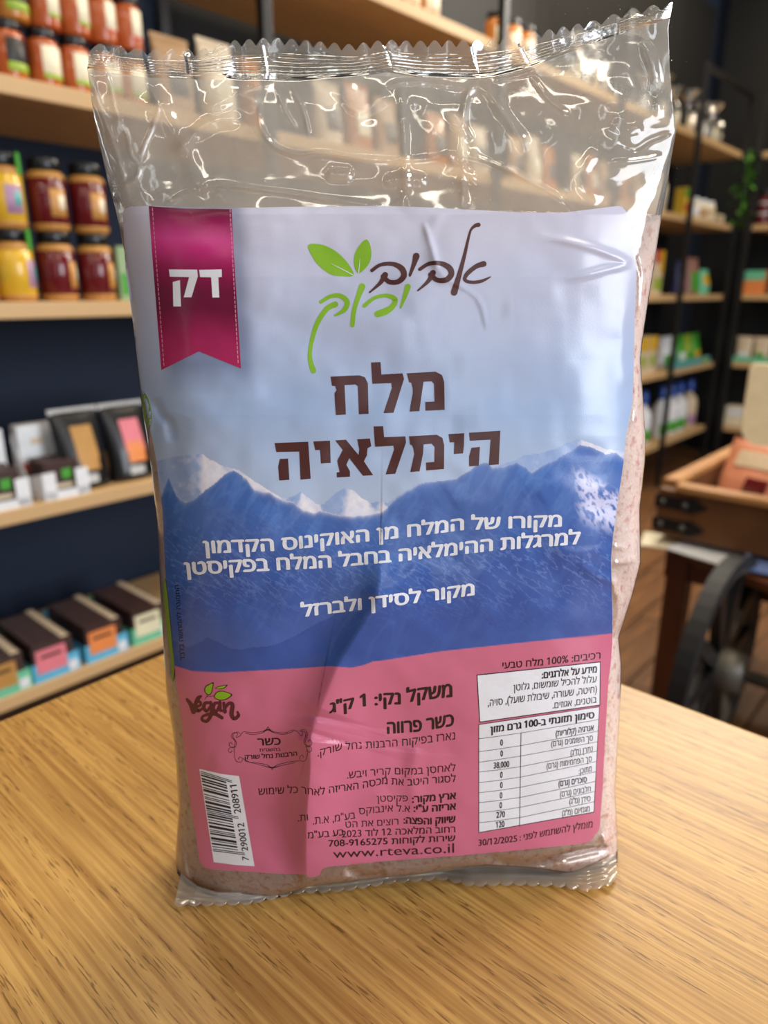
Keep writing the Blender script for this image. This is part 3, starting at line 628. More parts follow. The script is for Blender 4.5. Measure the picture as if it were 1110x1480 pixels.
def tr(pts, origin, sc): return [tuple([p[0] / sc + origin[0], p[1] / sc + origin[1]] + ([p[2] / sc] if len(p) > 2 else [])) for p in pts]
def smooth_closed(pts, n=5):
    p = np.array(pts, float); q = []
    for i in range(len(p)):
        p0, p1, p2, p3 = p[i - 1], p[i], p[(i + 1) % len(p)], p[(i + 2) % len(p)]
        for t in np.linspace(0, 1, n + 1)[:-1]: q.append(.5 * ((2 * p1) + (-p0 + p2) * t + (2 * p0 - 5 * p1 + 4 * p2 - p3) * t * t + (-p0 + 3 * p1 - 3 * p2 + p3) * t ** 3))
    return [tuple(v) for v in q]
K_brown = paper('brown_ink', (78, 38, 36), .35); K_green = paper('green_ink', (132, 184, 32), .35); K_white = paper('white_ink', (232, 236, 246), .3); K_black = paper('black_ink', (44, 24, 28), .35); K_navy = paper('dark_ink', (26, 28, 44), .35)
K_pink = paper('pink_ink', (226, 150, 182), .35)
# ribbon
o3, s3 = (150, 280), 2.707
fl = Flat(); fl.poly(tr([(176, 48), (320, 58), (500, 60), (510, 250), (537, 684), (372, 617), (225, 690), (190, 250)], o3, s3))
def ribc(x, y):
    yy = [296, 318, 345, 360, 385, 420, 445, 490, 536]; cols = np.array([cc(92, 18, 50), cc(150, 26, 84), cc(206, 60, 138), cc(196, 44, 122), cc(150, 24, 82), cc(112, 18, 58), cc(108, 18, 54), cc(160, 34, 86), cc(178, 44, 96)])
    t = y + (x - 270) * -.05; return np.stack([np.interp(t, yy, cols[:, i]) for i in range(3)], 1)
fl.build('ribbon_print', M_print, 1, colf=ribc)
fl = Flat()
for (xa, ya, xb_, yb_) in ((190, 56, 236, 680), (494, 62, 526, 668)):
    for i in range(34):
        t0 = i / 34; t1 = t0 + .6 / 34; fl.stroke(tr([(xa + (xb_ - xa) * t0, ya + (yb_ - ya) * t0, 3), (xa + (xb_ - xa) * t1, ya + (yb_ - ya) * t1, 3)], o3, s3), n=1)
    fl.build('ribbon_stitching', K_pink, 2); fl = Flat()
fl = Flat()
for q in ([(255, 296), (365, 297), (368, 322), (343, 405), (313, 405), (334, 326), (258, 324)], [(270, 345), (298, 338), (302, 441), (272, 441)], [(373, 298), (461, 296), (462, 325), (448, 327), (452, 406), (425, 406), (420, 327), (377, 326)]): fl.poly(tr(q, o3, s3))
fl.build('ribbon_lettering', K_white, 2)
# script logo
o4, s4 = (420, 320), 3.469
fl = Flat()
for q in ([(942, 17, 22), (925, 22, 18), (903, 45, 12), (888, 100, 14), (872, 170, 18), (848, 260, 24), (820, 356, 34)], [(968, 213, 30), (930, 226, 24), (886, 262, 22), (874, 292, 18), (905, 305, 17), (955, 300, 17), (1002, 278, 6)],
          [(648, 240, 18), (695, 212, 20), (750, 210, 24), (795, 232, 30), (806, 265, 30), (780, 293, 28), (735, 294, 24), (702, 268, 26)], [(714, 258, 30), (690, 300, 20), (638, 347, 8)], [(630, 174, 34), (620, 210, 24), (598, 270, 14)],
          [(408, 246, 18), (450, 218, 18), (510, 213, 22), (556, 235, 30), (568, 272, 30), (540, 302, 26), (495, 303, 24), (464, 276, 26)], [(474, 268, 30), (450, 308, 20), (396, 356, 8)]): fl.stroke(tr(q, o4, s4))
fl.build('logo_script', K_brown, 1)
fl = Flat()
for q in ([(588, 327, 30), (575, 370, 22), (552, 432, 10)], [(370, 423, 20), (420, 384, 18), (480, 372, 20), (523, 390, 26), (512, 425, 28), (478, 450, 34), (438, 464, 34)], [(358, 327, 34), (335, 390, 24), (318, 450, 22), (310, 520, 22)],
          [(152, 404, 18), (200, 376, 20), (250, 374, 24), (284, 404, 26), (268, 445, 22), (222, 472, 10)], [(224, 416, 30), (180, 440, 26), (132, 515, 24), (102, 620, 20), (98, 690, 22), (114, 748, 28)]): fl.stroke(tr(q, o4, s4))
for q in ([(88, 118), (150, 115), (220, 145), (280, 200), (317, 268), (260, 275), (200, 265), (140, 220), (105, 170)], [(382, 90), (403, 135), (402, 190), (378, 232), (341, 260), (320, 225), (320, 170), (345, 120)]): fl.poly(tr(smooth_closed(q), o4, s4))
fl.build('logo_leaves', K_green, 1)
fl = Flat(); fl.stroke(tr([(205, 212, 1), (260, 240, 3), (312, 268, 4)], o4, s4)); fl.stroke(tr([(347, 185, 1), (345, 220, 3), (341, 256, 4)], o4, s4)); fl.build('leaf_veins', K_white, 2)
# title
o5, s5 = (380, 520), 3.083
fl = Flat()
for q in ([(302, 75), (430, 69), (455, 78), (468, 105), (471, 241), (428, 243), (423, 118), (412, 110), (364, 113), (370, 244), (325, 247), (319, 150), (328, 135), (322, 117), (308, 116)],
          [(482, 12), (524, 10), (528, 66), (622, 60), (629, 85), (582, 236), (538, 238), (575, 125), (572, 104), (488, 107)],
          [(641, 60), (770, 53), (798, 68), (808, 100), (810, 223), (725, 227), (724, 188), (765, 186), (763, 108), (752, 96), (716, 98), (711, 130), (697, 229), (653, 231), (668, 150), (668, 130), (662, 103), (652, 100)],
          [(52, 371), (202, 365), (213, 530), (168, 534), (162, 409), (60, 411)], [(76, 442), (112, 440), (118, 535), (73, 538), (68, 475)], [(225, 364), (299, 360), (302, 459), (259, 462), (255, 402), (233, 402)],
          [(322, 359), (370, 356), (426, 424), (430, 400), (425, 378), (421, 354), (477, 351), (483, 385), (466, 395), (464, 425), (450, 452), (491, 514), (446, 517), (385, 438), (372, 468), (388, 497), (388, 521), (330, 524), (329, 502), (342, 500), (331, 450), (356, 402)],
          [(494, 297), (536, 296), (540, 345), (635, 341), (638, 368), (590, 508), (547, 511), (585, 400), (582, 383), (500, 388)],
          [(651, 341), (775, 334), (800, 348), (808, 380), (807, 487), (728, 493), (727, 458), (764, 455), (765, 388), (752, 374), (716, 377), (714, 415), (698, 497), (657, 500), (675, 420), (670, 392), (664, 380), (656, 378)],
          [(827, 331), (897, 327), (896, 380), (892, 417), (851, 420), (853, 368), (833, 368)], [(919, 325), (1058, 316), (1051, 466), (1007, 470), (1015, 356), (922, 361)], [(930, 392), (967, 388), (962, 472), (919, 475), (919, 430)]): fl.poly(tr(q, o5, s5))
fl.build('title_lettering', K_brown, 1)
# white description
fl = Flat()
text(fl, 'מקורו של המלח מן האוקינוס הקדמון', [(294, 800), (403, 796), (526, 783), (599, 775), (669, 766), (812, 761)], (17.5, 16.5), .03)
text(fl, 'למרגלות ההימלאיה בחבל המלח בפקיסטן', [(267, 831), (483, 820), (581, 811), (711, 796), (839, 786)], (17.5, 17), .03)
text(fl, 'מקור לסידן ולברזל', [(435, 892), (483, 886), (560, 877), (686, 860)], (16.5, 16.5), .03)
fl.build('description_lettering', K_white, 1)
# black text on pink
o2, s2_ = (430, 970), 4.44
fl = Flat(); tx = lambda t, b, h, off=0., **k: text(fl, t, b, h, off, origin=o2, sc=s2_, **k)
tx('משקל נקי: 1 ק"ג', [(205, 272), (300, 250), (430, 225), (560, 215), (660, 213), (760, 190), (995, 165)], (62, 82), .03)
tx('כשר פרווה', [(575, 403), (780, 388), (1005, 350)], (72, 74), .03)
tx('נארז בפיקוח הרבנות נחל שורק.', [(130, 548), (190, 533), (270, 508), (400, 498), (560, 490), (700, 478), (1012, 438)], (42, 46))
tx('לאחסן במקום קריר ויבש.', [(318, 690), (450, 675), (600, 662), (740, 665), (860, 655), (1015, 640)], (42, 42))
text(fl, 'לסגור היטב את מכסה האריזה לאחר כל שימוש', [(374, 1149), (433, 1146), (459, 1150), (473, 1147), (522, 1140), (556, 1133), (588, 1136), (621, 1133), (659, 1130)], (9.5, 9.5), .005)
tx('ארץ מקור:', [(735, 845), (830, 838), (1018, 820)], 40, .03); tx('פקיסטן', [(510, 838), (708, 836)], 38)
tx('אריזה ע"י:', [(745, 903), (840, 905), (1018, 888)], 40, .03); tx('א.ל אינבוקס', [(395, 920), (600, 900), (722, 905)], 40); tx('בע"מ, א.ת.', [(100, 985), (230, 970), (372, 945)], (46, 40)); tx('ות.', [(2, 965), (68, 958)], 40)
tx('שיווק והפצה:', [(680, 978), (830, 985), (1015, 970)], 40, .03); tx('רוצים את הט', [(310, 1005), (400, 1000), (648, 985)], 38)
tx('בע בע"מ', [(68, 1075), (190, 1065), (300, 1052)], (40, 38), .008)
tx('רחוב המלאכה 12 לוד 2023', [(285, 1068), (640, 1050), (1013, 1035)], (38, 38), .006)
tx('שירות לקוחות 708-9165275', [(200, 1127), (610, 1110), (1013, 1090)], (36, 36), .012)
text(fl, 'www.rteva.co.il', [(230, 1200), (500, 1187), (1005, 1165)], (36, 40), -.006, origin=o2, sc=s2_, raw=True, ref=glyphs('x', 0)[0][:, 1].max())
fl.build('company_lettering', K_black, 1, 6)
# allergen and nutrition boxes
o6, s6 = (670, 930), 4.774
def quad(F_, q, org, sc): F_.poly(tr(q, org, sc))
fl = Flat(); quad(fl, [(90, 216), (947, 124), (943, 428), (110, 546)], o6, s6); quad(fl, [(104, 558), (939, 435), (902, 1166), (104, 1308)], o6, s6); fl.build('box_border', K_navy, 1)
fl = Flat(); quad(fl, [(96, 222), (941, 131), (937, 422), (115, 539)], o6, s6); quad(fl, [(108, 562), (935, 440), (897, 1161), (108, 1302)], o6, s6); fl.build('information_box', K_white, 2)
fl = Flat(); tx = lambda t, b, h, off=0., **k: text(fl, t, b, h, off, origin=o6, sc=s6, **k)
LYS = [658, 747, 820, 887, 960, 1030, 1098, 1168, 1237]; MYS = [618, 705, 777, 850, 922, 992, 1062, 1130, 1200]; RYS = [525, 605, 678, 743, 815, 885, 952, 1022, 1092]
for a, b, c in zip(LYS, MYS, RYS):
    xr = 932 - (c - 525) * .055
    fl.stroke(tr([(108, a, 3), (395, b, 3), (xr, c, 3)], o6, s6), n=2)
fl.stroke(tr([(397, 618, 4), (387, 1262, 4)], o6, s6), n=1)
tx('מידע על אלרגנים:', [(540, 243), (920, 200)], 42, .03); tx('עלול להכיל שומשום, גלוטן', [(345, 328), (918, 268)], 42, .005); tx('(חיטה, שעורה, שיבולת שועל), סויה,', [(168, 435), (920, 338)], (44, 42), .005); tx('בוטנים, אגוזים.', [(615, 450), (918, 408)], 40, .005)
tx('סימון תזונתי ב-100 גרם מזון', [(185, 618), (430, 582), (903, 515)], (42, 42), .03)
for t, x0_, x1_, y0_, y1_, of in [('אנרגיה (קלוריות)', 635, 898, 643, 600, .02), ('סך השומנים (גרם)', 605, 892, 712, 670, .005), ('נתרן (מ"ג)', 738, 890, 775, 745, .005), ('סך הפחמימות (גרם)', 573, 885, 866, 814, .005), ('מתוכן:', 795, 883, 902, 882, .005), ('סוכרים (גרם)', 655, 850, 988, 957, .02), ('חלבונים (גרם)', 665, 877, 1060, 1022, .005), ('סידן (מ"ג)', 730, 875, 1110, 1088, .005), ('מגנזיום (מ"ג)', 680, 870, 1193, 1158, .005)]:
    tx(t, [(x0_, y0_), (x1_, y1_)], 36, of)
for t, x0_, x1_, y0_, y1_ in [('0', 253, 272, 706, 704), ('0', 254, 272, 781, 779), ('38,000', 208, 316, 864, 852), ('0', 252, 270, 928, 926), ('0', 252, 270, 999, 997), ('0', 250, 268, 1070, 1068), ('0', 248, 266, 1138, 1136), ('270', 226, 286, 1205, 1198), ('120', 223, 283, 1273, 1265)]:
    tx(t, [(x0_, y0_), (x1_, y1_)], 42, .02, raw=True, ref=DIG)
fl.build('table_lettering', K_navy, 3, 6)
fl = Flat(); tx('רכיבים: 100% מלח טבעי', [(268, 175), (560, 150), (945, 105)], (42, 44), .012); fl.build('ingredients_lettering', K_black, 1, 6); fl = Flat(); tx('מומלץ להשתמש לפני :', [(387, 1362), (520, 1337), (890, 1268)], (38, 42), .01)
tx('30/12/2025', [(103, 1398), (370, 1367)], 44, .01, raw=True, ref=DIG); fl.build('date_lettering', K_black, 1, 6)
# vegan mark
o7, s7 = (240, 970), 4.625
fl = Flat()
for q in ([(140, 190, 16), (165, 222, 24), (184, 270, 28)], [(184, 268, 24), (200, 212, 22), (216, 180, 22), (234, 168, 12)], [(204, 240, 12), (230, 226, 14), (228, 206, 13), (207, 206, 16), (198, 240, 20), (216, 266, 18), (246, 248, 12)],
          [(292, 212, 14), (262, 214, 18), (252, 245, 20), (272, 268, 16), (294, 240, 14)], [(298, 208, 16), (304, 280, 20), (275, 333, 18), (242, 326, 16), (250, 300, 14), (320, 285, 20), (374, 312, 18)], [(350, 212, 14), (324, 218, 18), (315, 252, 20), (338, 268, 16), (356, 230, 14)], [(360, 208, 18), (360, 255, 20), (376, 266, 12)],
          [(386, 214, 16), (394, 272, 20)], [(394, 248, 14), (420, 216, 18), (444, 226, 22), (438, 288, 24), (456, 318, 20), (484, 298, 18), (478, 274, 12)], [(258, 188, 4), (275, 165, 4), (290, 130, 3)], [(270, 172, 3), (330, 165, 3), (400, 162, 3)], [(340, 118, 3), (380, 108, 3), (412, 94, 3)]): fl.stroke(tr([(a_, b_, c2_ * (1.25 if c2_ > 8 else 1)) for a_, b_, c2_ in q], o7, s7))
for q in ([(285, 163), (258, 140), (260, 105), (288, 86), (318, 76), (314, 112), (306, 145)], [(328, 113), (363, 99), (413, 92), (386, 117), (350, 121)], [(320, 165), (345, 136), (385, 133), (444, 157), (410, 187), (370, 197), (333, 187)]): fl.poly(tr(smooth_closed(q), o7, s7))
fl.build('vegan_mark', paper('maroon_ink', (92, 34, 44), .35), 1)
fl = Flat()
for q in ([(285, 155), (264, 138), (266, 108), (290, 92), (312, 84), (308, 112), (300, 143)], [(335, 112), (365, 103), (400, 96), (382, 113), (350, 117)], [(327, 165), (348, 141), (385, 138), (432, 157), (406, 181), (370, 191), (336, 182)]): fl.poly(tr(smooth_closed(q), o7, s7))
fl.build('vegan_leaves', paper('leaf_ink', (140, 188, 40), .35), 2)
# kosher seal
fl = Flat(); k_ = lambda *q: fl.stroke(tr(q, o7, s7))
k_((500, 427, 3), (520, 406, 3), (580, 412, 3), (640, 404, 3), (672, 388, 4), (681, 370, 3)); k_((681, 370, 3), (692, 388, 4), (722, 406, 3), (790, 412, 3), (850, 394, 3), (882, 408, 3)); k_((530, 414, 3), (580, 424, 3), (640, 414, 3), (681, 392, 9), (725, 414, 3), (790, 422, 3), (850, 404, 3))
k_((500, 430, 3), (470, 445, 3), (478, 418, 3), (450, 412, 3), (438, 440, 3), (462, 470, 3), (455, 508, 3)); k_((494, 420, 3), (480, 408, 3), (452, 420, 3), (450, 445, 3), (470, 475, 3), (464, 510, 3))
k_((462, 505, 3), (440, 512, 3), (422, 495, 3), (430, 475, 3), (444, 490, 3)); k_((455, 508, 3), (430, 512, 3), (416, 530, 3), (430, 545, 3), (442, 530, 3)); k_((455, 510, 3), (458, 560, 3), (468, 600, 3), (500, 608, 3), (512, 585, 3), (490, 575, 3), (484, 592, 3))
k_((516, 585, 3), (560, 608, 3), (640, 618, 3), (690, 635, 4), (710, 660, 3)); k_((710, 660, 3), (722, 640, 4), (760, 622, 3), (830, 606, 3), (890, 600, 3)); k_((530, 602, 3), (640, 630, 3), (708, 645, 8), (770, 632, 3), (860, 612, 3))
k_((884, 412, 3), (905, 434, 3), (912, 410, 3), (900, 394, 3), (930, 392, 3), (944, 425, 3), (930, 470, 3), (940, 498, 3)); k_((890, 402, 3), (920, 402, 3), (934, 425, 3), (922, 475, 3), (936, 500, 3))
k_((938, 500, 3), (966, 498, 3), (976, 478, 3), (962, 458, 3), (950, 472, 3)); k_((938, 502, 3), (968, 508, 3), (972, 532, 3), (952, 542, 3), (944, 526, 3)); k_((938, 505, 3), (944, 560, 3), (930, 598, 3), (900, 600, 3), (892, 575, 3), (912, 562, 3), (920, 580, 3))
text(fl, 'כשר', [(612, 498), (768, 492)], 46, .02, origin=o7, sc=s7); text(fl, 'בהשגחת', [(625, 539), (765, 533)], 20, .01, origin=o7, sc=s7); text(fl, 'הרבנות נחל שורק', [(527, 590), (700, 582), (877, 565)], 27, .02, origin=o7, sc=s7)
fl.build('kosher_mark', K_black, 1, 6)
# barcode
o8, s8 = (230, 1050), 4.44
fl = Flat(); quad(fl, [(258, 272), (330, 288), (400, 305), (513, 318), (612, 897), (480, 888), (350, 870)], o8, s8); fl.build('barcode_panel', K_white, 1)
Lc = ['0001101', '0011001', '0010011', '0111101', '0100011', '0110001', '0101111', '0111011', '0110111', '0001011']
Gc = [''.join('1' if c == '0' else '0' for c in q)[::-1] for q in Lc]; Rc = [''.join('1' if c == '0' else '0' for c in q) for q in Lc]
code = '7290012208911'; par = 'LGLGLG'; bits = '101' + ''.join((Lc if p == 'L' else Gc)[int(c)] for p, c in zip(par, code[1:7])) + '01010' + ''.join(Rc[int(c)] for c in code[7:]) + '101'
fl = Flat(); guards = set(range(3)) | set(range(45, 50)) | set(range(92, 95)); i = 0
while i < 95:
    if bits[i] == '1':
        j = i
        while j < 95 and bits[j] == '1': j += 1
        g = i in guards; p = []
        for m_ in (i, j):
            t = m_ / 95; A_ = np.array([346, 800]) * (1 - t) + np.array([264, 285]) * t; B_ = np.array([551, 826]) * (1 - t) + np.array([467, 347]) * t
            B_ = A_ + (B_ - A_) * (1 if g else .80); p.append((A_, B_))
        fl.poly(tr([p[0][0], p[0][1], p[1][1], p[1][0]], o8, s8)); i = j
    else: i += 1
textquad(fl, '7', (577, 861), (575, 836), (535, 858), (533, 833), o8, s8, .01); textquad(fl, '290012', (572, 799), (544, 617), (531, 801), (500, 621), o8, s8, .01); textquad(fl, '208911', (527, 556), (497, 373), (482, 560), (453, 378), o8, s8, .01)
fl.build('barcode_bars', K_navy, 2, 6)
# the line of small print along the left edge
fl = Flat(); textquad(fl, 'התמונה להמחשה בלבד', (125, 418), (95, 52), (98, 420), (72, 54), (230, 830), 3.364, .01, raw=False); fl.build('edge_lettering', K_navy, 1, 6)
# green leaf print showing on the side gusset
lm = lab; 
fl = Flat(); fl.poly(smooth_closed([(206, 568), (212, 572), (218, 590), (219, 612), (213, 618), (207, 600)])); K_gus = paper('gusset_green', (120, 150, 50), .35); lo = fl.build('leaf_print', K_gus, 1); lo.parent = BAG; own(lo); fl = Flat(); fl.poly(smooth_closed([(238, 835), (242, 860), (246, 900), (250, 940), (252, 965), (249, 985), (246, 950), (240, 900), (236, 860)]))
lo = fl.build('leaf_print', K_gus, 1); lo.parent = BAG; own(lo)
#PART3
# ------------------------------------------------------------------ goods on the shelves
M_lid = mat('black_lid', (18, 18, 20), .3)
def jar(label, loc, rz, r, h, body, lab_bands, lid=M_lid, cat='jar', name='jar', group=None, spin=0):
    """lab_bands: list of (z0,z1,material,half angle) wraps"""
    t = thing(name, label, cat, loc, rz, group)
    bm = bmesh.new(); lathe(bm, [(r * .86, 0), (r * .98, h * .03), (r, h * .08), (r, h * .74), (r * .93, h * .80), (r * .80, h * .83)], 28); obj('body', bm, body, t, True)
    bm = bmesh.new(); lathe(bm, [(r * .84, h * .83), (r * .86, h * .835), (r * .86, h * .985), (r * .82, h)], 28); obj('lid', bm, lid, t, True)
    par = t
    for k, (z0, z1, m, ha, da) in enumerate(lab_bands):
        c = -PI / 2 + spin + da; bm = bmesh.new(); rr = r * (1.012 + .006 * k)
        lathe(bm, [(rr - .0006, h * z0), (rr, h * z0 + .0004), (rr, h * z1 - .0004), (rr - .0006, h * z1)], 20, (0, 0, 0), c - ha, c + ha, cap=False)
        o = obj('label' if k == 0 else 'label_print', bm, m, par, True)
        if k == 0: par = o
    return t
def pouch(name, label, cat, loc, rz, w, h, d, m, patches=(), tilt=0, group=None, seal=None):
    t = thing(name, label, cat, loc, rz, group); t.rotation_euler = (-tilt, 0, rz)
    n = 14; kk = 18; bm = bmesh.new(); G = []
    for sgn in (-1, 1):
        g = []
        for j in range(kk + 1):
            v = j / kk; row = []
            for i in range(n + 1):
                u = i / n * 2 - 1; th = d / 2 * math.sqrt(max(0, 1 - abs(u) ** 3)) * (min(1, (1 - v) * 1.6)) ** .8 * (1 if v > .04 else .85)
                th += .0012 * math.sin(9 * u + 7 * v) * (1 - abs(u)) * (1 - v)
                row.append(bm.verts.new((u * w / 2 * (1 - .03 * math.sin(PI * v)), sgn * th, h * v)))
            g.append(row)
        G.append(g)
        for j in range(kk):
            for i in range(n): bm.faces.new((g[j][i], g[j][i + 1], g[j + 1][i + 1], g[j + 1][i]))
    for i in range(n): bm.faces.new((G[0][0][i], G[0][0][i + 1], G[1][0][i + 1], G[1][0][i]))
    bmesh.ops.remove_doubles(bm, verts=bm.verts[:], dist=1e-5); obj('body', bm, m, t, True)
    BX('top_seal', (0, 0, h * 1.0), (w * .99, .0016, h * .07), seal or m, t, 0)
    for nm, x0, x1, z0, z1, pm in patches:
        bm = bmesh.new(); V = []
        for j in range(7):
            v = z0 + (z1 - z0) * j / 6; row = []
            for i in range(7):
                u = x0 + (x1 - x0) * i / 6; th = d / 2 * math.sqrt(max(0, 1 - abs(u) ** 3)) * (min(1, (1 - v) * 1.6)) ** .8 + .0022
                row.append(bm.verts.new((u * w / 2, -th, h * v)))
            V.append(row)
        for j in range(6):
            for i in range(6): bm.faces.new((V[j][i], V[j][i + 1], V[j + 1][i + 1], V[j + 1][i]))
        r = bmesh.ops.extrude_face_region(bm, geom=bm.faces[:]); bmesh.ops.translate(bm, vec=(0, .0012, 0), verts=[v for v in r['geom'] if isinstance(v, bmesh.types.BMVert)])
        obj(nm, bm, pm, t, False)
    return t
def carton(name, label, cat, loc, rz, w, d, h, m, panels=(), group=None):
    t = thing(name, label, cat, loc, rz, group); BX('box_body', (0, 0, h / 2), (w, d, h), m, t, min(w, d, h) * .04)
    for nm, x0, x1, z0, z1, pm in panels: BX(nm, ((x0 + x1) / 2 * w, -d / 2 - .0004, (z0 + z1) / 2 * h), ((x1 - x0) * w, .0012, (z1 - z0) * h), pm, t)
    return t
c_ = lambda n, *rgb, r=.45: mat(n, rgb, r, var=.15, scale=60)
cream = c_('cream_paper', 236, 226, 196); orange = c_('orange_preserve', 178, 84, 36, r=.15); lime = c_('lime_print', 150, 176, 50); amber = c_('amber_preserve', 190, 120, 50, r=.15)
yellow = c_('yellow_wrap', 224, 178, 50, r=.12); maroon = c_('maroon_wrap', 104, 26, 30, r=.12); tan = c_('tan_nut_print', 196, 140, 70); lilac = c_('lilac_print', 168, 130, 160); green = c_('green_print', 70, 160, 50); teal = c_('teal_print', 90, 170, 170); red = c_('red_print', 196, 70, 56); white = c_('white_card', 236, 238, 242); black = c_('black_foil', 22, 22, 24, r=.28); silver = c_('silver_print', 190, 190, 188); pinkp = c_('pink_print', 232, 128, 140); orp = c_('orange_print', 236, 142, 76); crp = c_('ivory_print', 232, 226, 190); sky = c_('sky_blue_print', 96, 186, 222); mint = c_('mint_print', 110, 200, 160); brown = c_('brown_wrap', 62, 38, 32, r=.35); gold = c_('gold_print', 190, 140, 70); kraft = c_('kraft_paper', 184, 146, 104); beige = c_('beige_paper', 220, 200, 170)
SH = {n: TOP[i] for i, n in enumerate(['top', 'upper', 'middle', 'lower', 'bottom'])}
# upper shelf, left: small preserve jars in two layers
M_blk = c_('black_label', 30, 28, 26)
bandsA = [(.14, .70, cream, 1.0, 0), (.14, .24, lime, .99, 0)]
bandsB = [(.14, .70, M_blk, 1.0, 0), (.14, .30, lime, .99, 0)]
names = ['leftmost in view', 'second from left', 'third from left']
for k, s in enumerate((.575, .632, .687)):
    b = bandsB if k == 0 else bandsA
    jar('small preserve jar with ' + ('black and lime' if k == 0 else 'cream') + ' label on upper shelf, bottom layer, ' + names[k], PA(s, .045, SH['upper']), RA, .0265, .088, orange, b, spin=.5, group='preserve jars on the upper shelf')
nm2 = ['leftmost', 'second', 'third', 'fourth', 'rightmost']
for k, s in enumerate((.590, .642, .694, .744, .794)):
    if k > 2: jar('small preserve jar under the %s cream-labelled jar of the upper layer, behind the bag film' % nm2[k], PA(s, .045, SH['upper']), RA, .0255, .088, amber, bandsA, spin=.5, group='preserve jars on the upper shelf')
    jar('small preserve jar in top layer of upper shelf, %s of the layer' % nm2[k], PA(s, .045, SH['upper'] + .0885), RA, .0255, .088, orange if k != 0 else amber, bandsB if k == 0 else [(.2, .74, cream, .8, .35), (.2, .27, lime if k < 3 else red, .79, .35)], spin=.3, group='preserve jars on the upper shelf')
# middle shelf: tall spread jars, two layers
for layer in (0, 1):
    z = SH['middle'] + layer * .1185
    for k, s in enumerate((.470, .536, .610, .684)):
        yl = k < 2; L_ = 'upper' if layer else 'lower'
        who = ['leftmost yellow', 'second yellow', 'first maroon', 'second maroon'][k]
        sp_ = .15 if layer else .75
        bands = [(.06, .78, yellow if yl else maroon, 3.1, 0), (.72, .78, tan, 3.1, 0), (.06, .10, tan, 3.1, 0), (.2, .58, lilac if yl else tan, .45, sp_), (.3, .5, teal if yl else cream, .2, sp_ + .2)]
        t = jar('tall %s spread jar with black lid, %s layer of the middle shelf' % (who, L_), PA(s, .05, z), RA, .0318, .118, tan, bands, group='spread jars on the middle shelf')
        if yl and k == 1: 
            bm = bmesh.new(); box(bm, (0.020, -.0265, .102), (.010, .002, .034), Matrix.Rotation(.6, 4, 'Z'), .0006); obj('green_tag', bm, green, t)
carton('green_carton', 'pale green carton right of the maroon jars on the middle shelf', 'box', PA(.752, .07, SH['middle']), RA, .05, .05, .10, c_('pale_green_card', 150, 176, 130), [('print_panel', -.4, .4, .1, .5, green)])
# lower shelf: white card trays and black pouches
def tray(label, s, card, txt, s_w=.085):
    t = thing('display_tray', label, 'display box', PA(s, .065, SH['lower']), RA, 'white card display trays on the lower shelf'); w, d, h, q = s_w, .12, .052, .002
    BX('tray_floor', (0, 0, q / 2), (w, d, q), white, t); BX('back_panel', (0, d / 2, .055), (w, q, .11), white, t, .0006)
    for sg in (-1, 1):
        bm = bmesh.new(); vs = [(-d / 2, 0), (d / 2, 0), (d / 2, .10), (0.01, .035), (-d / 2, h)]
        a = [bm.verts.new((sg * w / 2 - q / 2, y, z)) for y, z in vs]; b = [bm.verts.new((sg * w / 2 + q / 2, y, z)) for y, z in vs]; bm.faces.new(a); bm.faces.new(b[::-1])
        for i in range(5): bm.faces.new((a[i], a[(i + 1) % 5], b[(i + 1) % 5], b[i]))
        obj('side_panel', bm, white, t)
    for x in (-.36, .36): BX('front_panel', (x * w, -d / 2, h / 2), (w * .28, q, h), white, t, .0006)
    BX('front_lip', (0, -d / 2, .008), (w, q, .016), white, t)
    for k in range(3):
        b = thing('snack_packet', 'brown snack packet with green dot, %s from the front in the %s' % (['first', 'second', 'third'][k], txt), 'packet', PA(s, .025 + k * .026, SH['lower'] + .003), RA, 'snack packets in the display trays')
        BX('packet_body', (0, 0, .033), (w * .80, .012, .066), brown, b, .003); BX('packet_print', (.1 * w, -.0066, .04), (.018, .001, .018), green, b); BX('name_strip', (0, -.0066, .018), (w * .5, .001, .008), beige, b)
    return t
tray('white card display tray, nearer the left edge of the lower shelf', .445, None, 'left white tray'); tray('white card display tray beside the black pouches on the lower shelf', .555, None, 'right white tray')
for k, (s, lb) in enumerate(((.452, 'white and red card box standing in the left display tray'), (.555, 'white and red card box standing in the right display tray'))):
    t = carton('card_box', lb, 'box', PA(s, .118, SH['lower'] + .002), RA, .078, .03, .125, white, [('red_band', -.5, .5, .12, .42, red), ('lettering_strip', -.28, .28, .24, .30, cream), ('emblem', -.2, .1, .7, .8, beige)], group='white and red card boxes')
pt = [('black pouch with gold print, leftmost pouch of the lower shelf', .612, gold, silver), ('black pouch with pink and orange print, middle pouch of the lower shelf', .712, pinkp, orp), ('black pouch with grey print, rightmost pouch of the lower shelf', .812, silver, green)]
for lb, s, a, b in pt:
    pouch('coffee_pouch', lb, 'pouch', PA(s, .045, SH['lower'] + .001), RA, .098, .152, .05, black, [('print_panel', -.35, .5, .36, .80, a), ('name_panel', -.3, .45, .22, .50, b if b is orp else gold if a is gold else b), ('seal_print', -.35, .3, .06, .17, silver)], tilt=.16, group='black pouches on the lower shelf', seal=silver)
